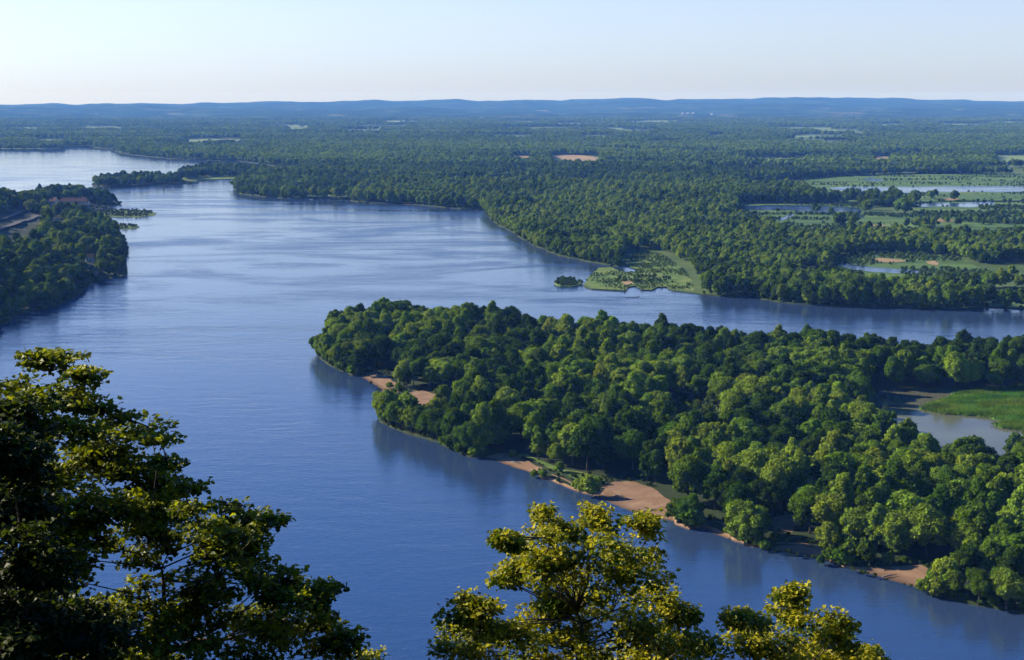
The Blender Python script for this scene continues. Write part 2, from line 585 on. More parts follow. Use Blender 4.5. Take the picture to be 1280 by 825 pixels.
# lagoon behind the island wood and the marsh growing into it
P_LAGOON = [(1080, 497), (1088, 490), (1110, 488.5), (1190, 488), (1280, 489), (1480, 491), (1480, 602), (1262, 602), (1240, 588), (1180, 566), (1120, 548), (1098, 526)]
sheet('lagoon', P_LAGOON, M_LAGOON, LAND_Z + .06, .8)
P_LAGMARSH = [[(1150, 513), (1170, 506), (1188, 500), (1200, 494), (1217, 490.5), (1240, 488.2), (1280, 487), (1480, 489), (1480, 534), (1290, 533), (1262, 529), (1238, 524), (1210, 521), (1180, 519)],
              [(1243, 532), (1262, 529.5), (1300, 531), (1480, 535), (1480, 556), (1300, 546), (1276, 540), (1252, 536.5)]]
for p in P_LAGMARSH:
    land('lagoon_marsh', rough_line(poly(p), 3, 1.2, RNG, True), M_LAGGRASS, LAND_Z + .45, .45, .6)
L_LAG = poly(P_LAGOON)

# ponds, meadows and fields of the floodplain
P_MEADOW = [
    [(925, 229), (985, 226), (1040, 221), (1140, 218), (1280, 218), (1500, 218), (1500, 253), (1105, 253), (1100, 252), (1035, 252), (1000, 238), (928, 238)],
    [(922, 255), (1072, 255), (1080, 268), (1140, 269), (1146, 252.5), (1290, 251), (1500, 251), (1500, 304), (1290, 306), (1220, 306), (1180, 302), (1110, 302), (1040, 303), (985, 299), (955, 287), (922, 277)],
    [(1040, 327), (1062, 319), (1092, 316), (1140, 317), (1200, 323), (1240, 344), (1243, 360), (1200, 367), (1100, 366), (1052, 356), (1040, 340)],
    [(1222, 364), (1300, 362), (1600, 366), (1600, 394), (1280, 386), (1235, 384), (1225, 378)],
    [(789, 336), (786, 326), (796, 315), (818, 314), (842, 328), (862, 345), (868, 366), (842, 363), (834, 359), (822, 359), (814, 363), (802, 362.5), (795, 357.5), (785, 359), (782, 364), (765, 363), (740, 361.5), (730, 356.5), (735, 350), (748, 336), (764, 335), (776, 340), (791, 341.5), (800, 338)],
]
P_POND = [
    [(1036, 235.2), (1062, 233.6), (1120, 234.3), (1200, 233.2), (1290, 233.4), (1500, 233), (1500, 240), (1280, 240.8), (1190, 240.6), (1120, 242), (1075, 241.2), (1048, 239)],
    [(928, 258.5), (960, 256.8), (1010, 257.5), (1050, 259.5), (1075, 260), (1078, 266), (1066, 268.5), (1058, 265), (1020, 265.8), (985, 263.5), (950, 263.8), (932, 262)],
    [(1144, 256.5), (1165, 254), (1200, 254.5), (1240, 252.6), (1243, 256.5), (1215, 259.8), (1180, 258.8), (1150, 259.6)],
    [(1047, 329), (1058, 330), (1085, 334.5), (1120, 337.5), (1150, 339.5), (1151, 343.6), (1120, 342.6), (1090, 341), (1066, 338), (1050, 334)],
    [(972, 276), (980, 271.5), (992, 268), (994, 269.6), (984, 274), (976, 277)],
    [(1066, 272), (1070, 268.5), (1078, 269), (1080, 272.5), (1072, 274)],
    [(1076, 225.5), (1088, 222.5), (1110, 226.2), (1095, 227.2)],
    [(768, 337), (790, 337.5), (797, 340), (780, 341.5)],
]
P_TAN = [
    [(690, 196), (705, 193.5), (728, 194.5), (748, 197.5), (742, 202.5), (712, 201.5)],
    [(640, 197), (652, 194.8), (664, 196), (660, 199.5)],
    [(1088, 326), (1100, 323.5), (1120, 325), (1136, 327), (1116, 329.5), (1096, 328.5)],
    [(1158, 328), (1170, 327), (1173, 333), (1164, 332)],
    [(1093, 199), (1098, 195), (1112, 197), (1110, 201.5)],
    [(1068, 283), (1100, 281.5), (1108, 284), (1082, 285.8)],
    [(1160, 276), (1180, 274), (1196, 277), (1180, 279)],
    [(1178, 249), (1195, 247.6), (1200, 250), (1186, 251.6)],
    [(775, 354), (786, 352), (793, 356), (780, 357.5)],
    [(1096, 378.5), (1130, 379), (1142, 381.5), (1105, 381.2)],
]
P_FIELD = [
    [(926, 198.5), (960, 197), (1018, 199), (1004, 205), (936, 205.5)],
    [(1245, 196), (1300, 195), (1500, 196), (1500, 203), (1245, 203)],
    [(395, 170.5), (500, 170), (500, 172), (395, 172.4)],
    [(205, 168), (305, 168), (310, 169.5), (205, 169.6)],
    [(330, 157.6), (560, 157.4), (560, 158.8), (330, 159)],
]
rs = np.random.default_rng(55)
for k_ in range(26):
    y_ = rs.choice([151, 152.5, 154, 156, 158, 160.5, 163, 166, 170, 175]) + rs.uniform(-.5, .5)
    x_, w_ = rs.uniform(-20, 1300), rs.uniform(15, 110)
    h_ = (y_ - 122) * .035
    P_FIELD.append([(x_, y_), (x_ + w_ * .5, y_ - h_ * .4), (x_ + w_, y_), (x_ + w_ * .9, y_ + h_), (x_ + w_ * .3, y_ + h_ * 1.1)])
for p in P_MEADOW[:3]:
    sheet('marsh_meadow', p, M_MEADOW, LAND_Z + .04, 1.5, 8)
for p in P_MEADOW[3:]:
    sheet('marsh_meadow', p, M_GRASS, LAND_Z + .04, 1.0, 4)
for p in P_POND:
    sheet('pond', p, M_POND, LAND_Z + .14, 1.2, 6)
for p in P_TAN:
    sheet('bare_ground', p, M_TAN, LAND_Z + .24, 2, 6)
for p in P_FIELD:
    sheet('field', p, M_FIELD, LAND_Z + .2, 2, 20)

# the far hills: wooded slopes with fields along their feet
SKYX = [-700, 0, 75, 100, 215, 320, 450, 470, 500, 540, 610, 700, 780, 830, 930, 990, 1040, 1100, 1180, 1280, 2000]
SKYY = [133, 131.3, 129, 131, 129.4, 128, 127, 125, 126.8, 124.2, 126, 125, 122.6, 124.6, 123.6, 121.6, 122.2, 123, 124.6, 126.5, 129]


def hill_z(X, Y):
    az = W / 2 + X / Y * FPX * 1.0
    R = np.hypot(X, Y)
    crest_d = 18500 + 1500 * (fbm(az / 160, az * 0 + 3, 5) - .5)
    crest = CAMH - (np.interp(az, SKYX, SKYY) - (fbm(az / 26, az * 0 + 7, 14, 3) - .5) * 3.2 - HORIZON) / FPX * crest_d * .97
    s = np.clip((R - 9600) / (crest_d - 9600), 0, 1.4)
    n = fbm(X / 900, Y / 700, 11, 5) - .5
    prof = .18 * sstep(0, .35, s) + .2 * sstep(.25, .6, s) + .62 * sstep(.5, 1.0, s)
    z = crest * prof + n * 120 * sstep(.05, .4, s) * (1 - sstep(.75, 1.0, s))
    z = z + (fbm(X / 110, Y / 110, 21, 3) - .5) * 10 * sstep(.1, .5, s)
    return z * (1 - .3 * sstep(1.02, 1.4, s)) - 4 * (1 - sstep(0, .06, s))


def grid_mesh(name, X, Y, Z, mat, smooth=True):
    ny, nx = X.shape
    V = np.stack([X, Y, Z], -1).reshape(-1, 3)
    i = np.arange(ny - 1)[:, None] * nx + np.arange(nx - 1)[None]
    q = np.stack([i, i + 1, i + nx + 1, i + nx], -1).reshape(-1, 4)
    k = len(q)
    return mesh_np(name, V, q.ravel(), np.arange(k) * 4, np.full(k, 4), [mat], smooth)


m, nt, out = new_mat('hill_cover')
L = nt.links.new
tc = N(nt, 'ShaderNodeTexCoord')
mp = N(nt, 'ShaderNodeMapping')
mp.inputs['Scale'].default_value = (.55, 1, 1)
L(tc.outputs['Object'], mp.inputs['Vector'])
v = N(nt, 'ShaderNodeTexVoronoi', Scale=.011, Randomness=1.0)
L(mp.outputs[0], v.inputs['Vector'])
vr = ramp(nt, [(0, (.02, .04, .012)), (.78, (.02, .04, .012)), (.785, (.05, .08, .03)), (.87, (.09, .11, .05)), (.90, (.04, .06, .02)), (.975, (.14, .14, .09))])
vr.color_ramp.interpolation = 'CONSTANT'
sp_ = N(nt, 'ShaderNodeSeparateColor')
L(v.outputs['Color'], sp_.inputs[0])
L(sp_.outputs[0], vr.inputs[0])
sz = N(nt, 'ShaderNodeSeparateXYZ')
L(tc.outputs['Object'], sz.inputs[0])
mr = N(nt, 'ShaderNodeMapRange')
mr.inputs[1].default_value, mr.inputs[2].default_value = 45, 75
L(sz.outputs['Z'], mr.inputs[0])
mx = N(nt, 'ShaderNodeMix', data_type='RGBA')
L(mr.outputs[0], mx.inputs[0])
L(vr.outputs[0], mx.inputs[6])
wn = N(nt, 'ShaderNodeTexNoise', Scale=.004, Detail=9, Roughness=.72)
L(mp.outputs[0], wn.inputs['Vector'])
wr = ramp(nt, [(.36, (.008, .018, .006)), (.52, (.022, .042, .012)), (.68, (.06, .09, .03))])
L(wn.outputs['Fac'], wr.inputs[0])
L(wr.outputs[0], mx.inputs[7])
b = N(nt, 'ShaderNodeBsdfPrincipled', Roughness=1.0)
b.inputs['Specular IOR Level'].default_value = 0
L(mx.outputs[2], b.inputs['Base Color'])
L(b.outputs[0], out.inputs[0])
M_HILL = m
ys = np.linspace(9300, 22300, 190)
xs = np.linspace(-10500, 10500, 320)
X, Y = np.meshgrid(xs, ys)
link('hills', grid_mesh('hills', X, Y, hill_z(X, Y), M_HILL), kind='structure')

# the wooded headland and the bluff behind it, left
HEADV = HEAD


def head_z(X, Y):
    P = np.stack([X.ravel(), Y.ravel()], 1)
    ins = inside(P, HEADV)
    d = edge_dist(P, HEADV)
    d = np.where(ins, d, -d)
    z = np.clip(d * .5, -1.2, LAND_Z) + 9 * sstep(6, 60, d)
    u = -(P[:, 0] + .36 * P[:, 1])           # metres outside the left edge of the view
    z = z + 13 * sstep(-70, 40, u) * sstep(10, 70, d) * (1 - sstep(1800, 2050, P[:, 1]))
    rise = 118 * sstep(40, 240, u) * sstep(10, 200, d) * (1 - sstep(1800, 2150, P[:, 1])) * sstep(620, 800, P[:, 1])
    z = z + rise + (fbm(P[:, 0] / 50, P[:, 1] / 50, 4, 3) - .5) * 5 * sstep(10, 60, d)
    return z.reshape(X.shape)


hx = np.linspace(-1250, -170, 150)
hy = np.linspace(640, 2350, 190)
X, Y = np.meshgrid(hx, hy)
HZ = head_z(X, Y)
link('headland', grid_mesh('headland', X, Y, HZ, M_FLOOR), kind='structure')


def head_h(x, y):
    i = np.clip((np.asarray(x) - hx[0]) / (hx[1] - hx[0]), 0, len(hx) - 1.001)
    j = np.clip((np.asarray(y) - hy[0]) / (hy[1] - hy[0]), 0, len(hy) - 1.001)
    i0, j0 = i.astype(int), j.astype(int)
    f, g = i - i0, j - j0
    return (HZ[j0, i0] * (1 - f) + HZ[j0, i0 + 1] * f) * (1 - g) + (HZ[j0 + 1, i0] * (1 - f) + HZ[j0 + 1, i0 + 1] * f) * g


def head_pt(px, py):
    """where the ray through a pixel meets the headland"""
    d = ray(px, py)
    ts = np.linspace(600, 2600, 2000)
    x, y, z = d[0] * ts, d[1] * ts, CAMH + d[2] * ts
    h = np.maximum(head_h(x, y), 0)
    k = np.argmax(z < h)
    return np.array([x[k], y[k], h[k]])


# the bluff that carries the lookout
def bluff_z(X, Y):
    s = np.clip(Y + 4 + 6 * (fbm(X / 30, Y * 0, 9) - .5), -60, 400)
    z = np.where(s < 0, 148.3 + s * -.03, 148.3 - np.where(s < 6, s * s / 6 * .42, 2.52 + (s - 6) * .84))
    z = np.where(Y < 1.5, np.minimum(148.3, z + 2), z)
    z = z + (fbm(X / 12, Y / 12, 2, 3) - .5) * 2.0 * (np.hypot(X, Y) > 5)
    return np.maximum(z, -1.0)


X, Y = np.meshgrid(np.linspace(-260, 260, 131), np.linspace(-140, 200, 100))
link('bluff', grid_mesh('bluff', X, Y, bluff_z(X, Y), M_BLUFF), kind='structure')

# ------------------------------------------------------------------ trees: crowns
def tint_attr(me, tint):
    a = me.attributes.new('tint', 'FLOAT_COLOR', 'FACE')
    c = np.ones((len(tint), 4), np.float32)
    c[:, :3] = tint
    a.data.foreach_set('color', c.ravel())


ICO = None


def ico():
    global ICO
    if ICO is None:
        import bmesh
        bm = bmesh.new()
        bmesh.ops.create_icosphere(bm, subdivisions=2, radius=1)
        ICO = (np.array([v.co[:] for v in bm.verts]), np.array([[v.index for v in f.verts] for f in bm.faces]))
        bm.free()
    return ICO


def crown_mesh(name, seed, mat, R=6.0, top=16.0, bottom=1.5, lobes=14, n=2200, size=.75, style='round', core=True, sq=1.0):
    """one crown: leaf sprays set over uneven lobes round a dim inner mass"""
    r = np.random.default_rng(seed)
    hc = (top - bottom) / 2
    zc = bottom + hc
    Ls = []
    for k in range(lobes):
        t = (k + .5) / lobes
        zz = 1 - 2 * t * .93
        a = k * 2.39996 + r.uniform(-.5, .5)
        rr = math.sqrt(max(0, 1 - zz * zz))
        wid = {'round': 1.0, 'tall': .85 + .25 * (zz < .2), 'willow': 1.05}[style]
        q = r.uniform(.36, .84)
        lr = r.uniform(.17, .37) * R * (1.0 if style != 'tall' else .85)
        z_ = zc + zz * hc * r.uniform(.55, .85)
        if zz < -.3:
            lr *= .85
        Ls.append((rr * math.cos(a) * R * q * wid * sq, rr * math.sin(a) * R * q * wid, z_, lr, r.uniform(.8, 1.2)))
    Ls.append((0, 0, zc, R * .58, 1.0))
    Ls.append((0, 0, zc + hc * .4, R * .45, 1.0))
    Ls = np.array(Ls)
    C, LR = Ls[:, :3], Ls[:, 3]
    LR = np.minimum(LR, np.maximum(top + .3 - C[:, 2], .8))
    P, D, T = [], [], []
    need = n
    w = LR ** 2 / (LR ** 2).sum()
    while need > 0:
        k = r.choice(len(C), need * 2, p=w)
        d = r.normal(size=(need * 2, 3))
        d /= np.linalg.norm(d, axis=1)[:, None]
        d[:, 2] = np.where(d[:, 2] < -.55, -d[:, 2], d[:, 2])
        p = C[k] + d * (LR[k] * r.uniform(.76, 1.22, need * 2) * (1 + .10 * np.sin(d[:, 0] * 7 + k) * np.sin(d[:, 1] * 6 + k * 2) + .08 * np.sin(d[:, 2] * 9 + k)))[:, None]
        dist = np.linalg.norm(p[:, None] - C[None], axis=2) / LR[None]
        dist[np.arange(len(p)), k] = 9
        ok = (dist.min(1) > .78) & (p[:, 2] > bottom * .5)
        P.append(p[ok][:need]); D.append(d[ok][:need]); T.append(Ls[k[ok][:need], 4])
        need = n - sum(len(q) for q in P)
    P, D, T = np.vstack(P), np.vstack(D), np.concatenate(T)
    nrm = D + r.normal(size=D.shape) * .68 + np.array([0, 0, .25])
    nrm /= np.linalg.norm(nrm, axis=1)[:, None]
    h = r.normal(size=D.shape)
    e1 = np.cross(nrm, h)
    e1 /= np.linalg.norm(e1, axis=1)[:, None]
    e2 = np.cross(nrm, e1)
    s = size * r.uniform(.55, 1.25, (n, 1))
    lift = nrm * s * r.uniform(-.35, .35, (n, 1))
    V = np.stack([P - e1 * s + lift, P - e2 * s * r.uniform(.5, .8, (n, 1)), P + e1 * s * r.uniform(.7, 1.1, (n, 1)) + lift, P + e2 * s * r.uniform(.5, .8, (n, 1))], 1).reshape(-1, 3)
    loops = np.arange(4 * n)
    tot = np.full(n, 4)
    tint = (T * np.clip(r.normal(1, .22, n), .5, 1.7))[:, None] * np.ones(3) * np.stack([1 + r.normal(size=n) * .06, np.ones(n), 1 + r.normal(size=n) * .08], 1)
    if core:
        iv, iF = ico()
        for c, lr in zip(C, LR):
            b0 = len(V)
            jit = 1 + r.normal(size=(len(iv), 1)) * .07
            V = np.vstack([V, c + iv * jit * lr * .82])
            loops = np.r_[loops, (iF + b0).ravel()]
            tot = np.r_[tot, np.full(len(iF), 3)]
            tint = np.vstack([tint, np.full((len(iF), 3), .9)])
    st = np.r_[0, np.cumsum(tot)[:-1]]
    me = mesh_np(name, V, loops, st, tot, [mat])
    tint_attr(me, tint)
    return me


def trunk_mesh(name, seed, top=16.0, r0=.35, bark=M_BARK):
    r = np.random.default_rng(seed)
    mb = MB()
    lean = r.normal(size=2) * .4
    pts = [np.array([lean[0] * t * t, lean[1] * t * t, t * top * .72 - .4]) for t in np.linspace(0, 1, 6)]
    mb.tube(pts, [r0 * (1.35 if i == 0 else 1 - .16 * i) for i in range(6)], 7)
    for k in range(6):
        a = k * 2.4 + r.uniform(-.4, .4)
        b = pts[2 + k % 3]
        ln = r.uniform(2.2, 3.6)
        q = [b + np.array([math.cos(a), math.sin(a), .75]) * ln * t + np.array([0, 0, t * t * .6]) for t in (0, .5, 1)]
        mb.tube(q, [r0 * .42, r0 * .28, r0 * .1], 5)
    return mb.mesh(name, [bark], True)


STYLES = ['round', 'tall', 'willow', 'round', 'tall', 'round', 'willow', 'tall']
SHAPE_WORD = {'round': 'rounded', 'tall': 'upright', 'willow': 'soft billowing'}


def variant_args(k):
    st = STYLES[k % len(STYLES)]
    r = np.random.default_rng(100 + k)
    R = {'round': r.uniform(6.0, 6.9), 'tall': r.uniform(4.9, 5.6), 'willow': r.uniform(5.8, 6.6)}[st]
    top = {'round': r.uniform(14.5, 16), 'tall': r.uniform(17.5, 19.5), 'willow': r.uniform(13, 14.5)}[st]
    R *= r.uniform(.82, 1.18)
    return dict(R=R, top=top * r.uniform(.9, 1.1), lobes=int(r.integers(16, 36)), style=st, sq=r.uniform(.78, 1.25), bottom=r.uniform(.8, 2.6))


NV = 14
VARG = [variant_args(k) for k in range(NV)]
CROWN0 = [crown_mesh('crown', 200 + k, M_FOL, n=4600, size=.47, **VARG[k]) for k in range(NV)]
TRUNK0 = [trunk_mesh('trunk', 300 + k, top=VARG[k]['top']) for k in range(NV)]


def source(mesh):
    return bpy.data.objects.new(mesh.name, mesh)


SRC0 = [source(crown_mesh('wood_crown', 200 + k, M_WOOD_FOL, n=4600, size=.47, **VARG[k])) for k in range(NV)]
SRC1 = [source(crown_mesh('wood_crown_mid', 400 + k, M_WOOD_FOL, n=1400, size=.75, **VARG[k])) for k in range(8)]
SRC2 = [source(crown_mesh('wood_crown_far', 500 + k, M_WOOD_FOL, n=170, size=2.1, **{**VARG[k], 'lobes': 8})) for k in range(6)]
BUSH = [crown_mesh('foliage', 600 + k, M_FOL, R=2.6, top=4.2, bottom=.1, lobes=9, n=800, size=.38) for k in range(4)]
SRCB = [source(crown_mesh('bush_crown', 640 + k, M_WOOD_FOL, R=2.6, top=3.6, bottom=.05, lobes=8, n=260, size=.6)) for k in range(3)]


def tuft_mesh(seed):
    r = np.random.default_rng(seed)
    V, F = [], []
    for k in range(60):
        x, y = r.normal(size=2) * .9
        a, h, w = r.uniform(0, 6.28), r.uniform(.5, 1.3), r.uniform(.12, .3)
        dx, dy = math.cos(a) * w, math.sin(a) * w
        lx, ly = r.normal(size=2) * .35
        b = len(V)
        V += [(x - dx, y - dy, 0), (x + dx, y + dy, 0), (x + lx, y + ly, h)]
        F.append((b, b + 1, b + 2))
    me = mesh_py('grass_tuft', V, F, [M_WOOD_FOL])
    tint_attr(me, r.uniform(.7, 1.3, (len(F), 1)) * np.ones(3))
    return me


SRCT = [source(tuft_mesh(700 + k)) for k in range(3)]


def scatter(name, P, scl, rotz, tone, srcs, label=None):
    """a wood too large to count: one object whose points each carry a tree"""
    n = len(P)
    me = bpy.data.meshes.new(name)
    me.vertices.add(n)
    me.vertices.foreach_set('co', np.asarray(P, np.float32).ravel())
    for nm, ty, d, key in (('scl', 'FLOAT_VECTOR', scl, 'vector'), ('rot', 'FLOAT_VECTOR', np.stack([rotz * 0, rotz * 0, rotz], 1), 'vector')):
        me.attributes.new(nm, ty, 'POINT').data.foreach_set(key, np.asarray(d, np.float32).ravel())
    c = np.ones((n, 4), np.float32)
    c[:, :3] = tone
    me.attributes.new('tone', 'FLOAT_COLOR', 'POINT').data.foreach_set('color', c.ravel())
    me.attributes.new('pick', 'INT', 'POINT').data.foreach_set('value', RNG.integers(0, len(srcs), n).astype(np.int32))
    o = link(name, me, kind='stuff')
    g = bpy.data.node_groups.new(name, 'GeometryNodeTree')
    g.interface.new_socket('Geometry', in_out='INPUT', socket_type='NodeSocketGeometry')
    g.interface.new_socket('Geometry', in_out='OUTPUT', socket_type='NodeSocketGeometry')
    gi, go = g.nodes.new('NodeGroupInput'), g.nodes.new('NodeGroupOutput')
    ip = g.nodes.new('GeometryNodeInstanceOnPoints')
    ip.inputs['Pick Instance'].default_value = True
    jn = g.nodes.new('GeometryNodeJoinGeometry')
    for s in srcs:
        oi = g.nodes.new('GeometryNodeObjectInfo')
        oi.inputs['Object'].default_value = s
        oi.inputs['As Instance'].default_value = True
        g.links.new(oi.outputs['Geometry'], jn.inputs[0])

    def attr(nm, ty):
        a = g.nodes.new('GeometryNodeInputNamedAttribute')
        a.data_type = ty
        a.inputs['Name'].default_value = nm
        return a.outputs[0]
    er = g.nodes.new('FunctionNodeEulerToRotation')
    g.links.new(attr('rot', 'FLOAT_VECTOR'), er.inputs[0])
    g.links.new(er.outputs[0], ip.inputs['Rotation'])
    g.links.new(attr('scl', 'FLOAT_VECTOR'), ip.inputs['Scale'])
    g.links.new(attr('pick', 'INT'), ip.inputs['Instance Index'])
    g.links.new(gi.outputs[0], ip.inputs['Points'])
    g.links.new(jn.outputs[0], ip.inputs['Instance'])
    g.links.new(ip.outputs[0], go.inputs[0])
    md = o.modifiers.new('scatter', 'NODES')
    md.node_group = g
    if label:
        o['label'] = label[0]
        o['category'] = label[1]
    return o


def jitter_grid(x0, x1, y0, y1, s, rng, j=.42):
    xs = np.arange(x0, x1, s)
    ys = np.arange(y0, y1, s * .87)
    X, Y = np.meshgrid(xs, ys)
    X = X + (np.arange(len(ys)) % 2)[:, None] * s / 2
    P = np.stack([X.ravel(), Y.ravel()], 1)
    return P + rng.uniform(-j * s, j * s, P.shape)


TONES = np.array([(.036, .072, .006), (.066, .122, .009), (.108, .18, .014), (.165, .24, .024)])
TONE_WORD = ['dark green', 'deep green', 'mid green', 'pale green']


def tone_pick(P, rng, seed, bias=0.0):
    f = fbm(P[:, 0] / 38, P[:, 1] / 38, seed, 3) + rng.normal(size=len(P)) * .13 + bias
    return np.digitize(f, [.38, .5, .63])


def tone_rgb(k, rng):
    c = TONES[k] * rng.uniform(.82, 1.18, (len(k), 1))
    return c * np.stack([1 + rng.normal(size=len(k)) * .07, np.ones(len(k)), 1 + rng.normal(size=len(k)) * .1], 1)


# ---------------- candidates on the island and the headland
def frame(P, mx=90, top=100):
    px, py, f = proj(np.c_[P, np.zeros(len(P))])
    return (px > -mx) & (px < W + mx) & (py > top) & (py < H + 90)


P = jitter_grid(-260, 620, 380, 1080, 9.4, RNG)
P = P[inside(P, ISLAND) & frame(P, 260)]
P = P[(edge_dist(P, ISLAND) > 1.6)]
NO_ISL = [P_LAGOON, [(1078, 495), (1098, 526), (1120, 548), (1180, 566), (1250, 588), (1256, 606), (1165, 588), (1100, 566), (1074, 530)], [(470, 486), (576, 490), (574, 528), (530, 532), (500, 528), (470, 512)], [(858, 648), (880, 640), (915, 650), (922, 674), (905, 672), (866, 661)], [(940, 686), (958, 672), (1010, 676), (1036, 690), (1030, 704), (960, 692)], [(1030, 704), (1060, 700), (1160, 702), (1182, 716), (1180, 728), (1150, 740), (1066, 716)], [(500, 487), (560, 488), (574, 502), (566, 516), (520, 512)], [(604, 566), (640, 566), (690, 588), (724, 594), (760, 592), (806, 600), (845, 636), (850, 652), (842, 655), (735, 622), (672, 594), (608, 574)],
          [(960, 642), (1004, 642), (1008, 668), (990, 674), (958, 668)], [(826, 506), (890, 503), (905, 540), (898, 562), (842, 562), (830, 535)],
          [(872, 648), (915, 650), (922, 672), (905, 672), (880, 662)], [(1060, 704), (1160, 702), (1182, 716), (1180, 728), (1150, 740), (1066, 716)], [(958, 676), (1010, 676), (1036, 690), (1030, 702), (960, 690)],
          [(446, 462), (496, 464), (508, 482), (496, 498), (470, 490)]]
for q in NO_ISL:
    P = P[~inside(P, poly(q))]
def shore_row(line, step, inset, rng, ring):
    out_ = []
    acc = 0
    for a, b in zip(line[:-1], line[1:]):
        acc += np.linalg.norm(b - a)
        if acc > step * max(1, a[1] / 1500):
            acc = 0
            t = (b - a) / (np.linalg.norm(b - a) + 1e-9)
            nrm_ = np.array([-t[1], t[0]])
            p = a + nrm_ * inset
            if not inside(p[None], ring)[0]:
                p = a - nrm_ * inset
            out_.append(p + rng.normal(size=2) * .8)
    return np.array(out_)


P2 = shore_row(ISLAND, 5.5, .4, RNG, ISLAND)
P2 = P2[frame(P2, 260)]
for q in NO_ISL[1:]:
    P2 = P2[~inside(P2, poly(q))]
for wat, lnd in S_SAND[:8]:
    P2 = P2[edge_dist(P2, poly(lnd), False) > 5]
P = np.vstack([P[edge_dist(P, ISLAND) > 4.5], P2])
PI = P
tk = tone_pick(PI, RNG, 31)
vk = RNG.integers(0, NV, len(PI))
sI = np.clip(RNG.normal(.95, .15, len(PI)), .55, 1.16) * (.86 + .3 * fbm(PI[:, 0] / 30, PI[:, 1] / 30, 77, 2))
dI = edge_dist(PI, ISL_NEAR, False)
sI = np.where((dI < 12), sI * RNG.uniform(.62, 1.0, len(PI)), sI)
zI = np.full(len(PI), LAND_Z - .1)

P = jitter_grid(-1000, -170, 860, 2150, 11.0, RNG)
hd = np.where(inside(P, HEAD), edge_dist(P, HEAD), -1)
P = P[hd > 3]
u = -(P[:, 0] + .36 * P[:, 1])
P = P[(u < 45)]
ROADS = [[(-60, 296), (0, 287), (20, 281), (34, 276), (46, 270)], [(-60, 280), (0, 276), (14, 271), (22, 267), (30, 264)]]
ROADW = [np.array([head_pt(a, b) for a, b in r]) for r in ROADS]
for rw in ROADW:
    P = P[edge_dist(P, rw[:, :2], False) > 10]
pxh, pyh, _ = proj(np.c_[P, head_h(P[:, 0], P[:, 1])])
C_HOUSE = head_pt(112, 327)
C_LODGE = head_pt(85, 257)
C_VAN = head_pt(72, 276.5)
for c, r_ in ((C_HOUSE, 9), (C_LODGE, 30), (C_VAN, 8)):
    P = P[np.hypot(P[:, 0] - c[0], P[:, 1] - c[1]) > r_]
pxh, pyh, _ = proj(np.c_[P, head_h(P[:, 0], P[:, 1])])
# keep the road bends, the lodge front, the van and the house front in sight
block = ((pxh > -20) & (pxh < 52) & (pyh > 268) & (pyh < 304)) | ((pxh > 56) & (pxh < 112) & (pyh > 252) & (pyh < 268)) | ((pxh > 62) & (pxh < 84) & (pyh > 272) & (pyh < 290)) | ((pxh > 104) & (pxh < 122) & (pyh > 322) & (pyh < 346))
P = P[~block]
lawn = fbm(P[:, 0] / 45, P[:, 1] / 45, 91, 2) > .66
P = P[~lawn]
PH = P
tkH = tone_pick(PH, RNG, 45, -.03)
vkH = RNG.integers(0, NV, len(PH))
sH = RNG.uniform(.7, 1.15, len(PH))
sH = np.where(edge_dist(PH, HEAD) < 12, sH * .8, sH)
zH = head_h(PH[:, 0], PH[:, 1]) - .2

# rank every candidate by how much of it the photograph shows
AP = np.vstack([PI, PH])
AZ = np.r_[zI, zH]
AT, AV, AS = np.r_[tk, tkH], np.r_[vk, vkH], np.r_[sI, sH]
isl = np.r_[np.ones(len(PI), bool), np.zeros(len(PH), bool)]
Rr = np.array([a['R'] for a in VARG])[AV] * AS
Tt = np.array([a['top'] for a in VARG])[AV] * AS
px, py, f = proj(np.c_[AP, AZ + Tt * .55])
zb = np.full((412, 640), 1e9)
idb = np.full((412, 640), -1)
yy, xx = np.mgrid[0:412, 0:640]
for i in range(len(AP)):
    cx, cy = px[i] / 2, py[i] / 2
    rx, ry = Rr[i] * FPX / f[i] / 2 * .95, Tt[i] * .48 * FPX / f[i] / 2
    x0, x1, y0, y1 = int(max(0, cx - rx)), int(min(640, cx + rx + 1)), int(max(0, cy - ry)), int(min(412, cy + ry + 1))
    if x1 <= x0 or y1 <= y0:
        continue
    m = ((xx[y0:y1, x0:x1] - cx) / rx) ** 2 + ((yy[y0:y1, x0:x1] - cy) / ry) ** 2 < 1
    m &= f[i] < zb[y0:y1, x0:x1]
    zb[y0:y1, x0:x1][m] = f[i]
    idb[y0:y1, x0:x1][m] = i
# the foreground trees hide these parts of the picture
for (a0, a1, b0, b1) in ((0, 240, 600, 825), (590, 860, 680, 825)):
    idb[b0 // 2:b1 // 2, a0 // 2:a1 // 2] = -1
cnt = np.bincount(idb[idb >= 0], minlength=len(AP))
order = np.argsort(-cnt)
N_SOLO = 288
solo = order[:N_SOLO]
solo = solo[cnt[solo] > 0]
rest = np.setdiff1d(np.arange(len(AP)), solo)
cxs = np.bincount(idb[idb >= 0], weights=xx[idb >= 0], minlength=len(AP)) / np.maximum(cnt, 1) / 640 * 100
cys = np.bincount(idb[idb >= 0], weights=yy[idb >= 0], minlength=len(AP)) / np.maximum(cnt, 1) / 412 * 100
print('HOUSE', C_HOUSE, 'VAN', C_VAN, 'LODGE', C_LODGE)
print('CANDIDATES island', len(PI), 'head', len(PH), 'solo island', isl[solo].sum(), 'min px', cnt[solo].min() * 4)

BAR_WORDS = [(poly([(455, 476), (480, 486)]), 'the tip sandbar'), (poly([(620, 574), (668, 590)]), 'the slim sandbar'),
             (poly([(750, 618), (830, 640)]), 'the widest sandbar'), (poly([(1080, 716), (1150, 728)]), 'the lowest sandbar')]
lagE = L_LAG
used = set()


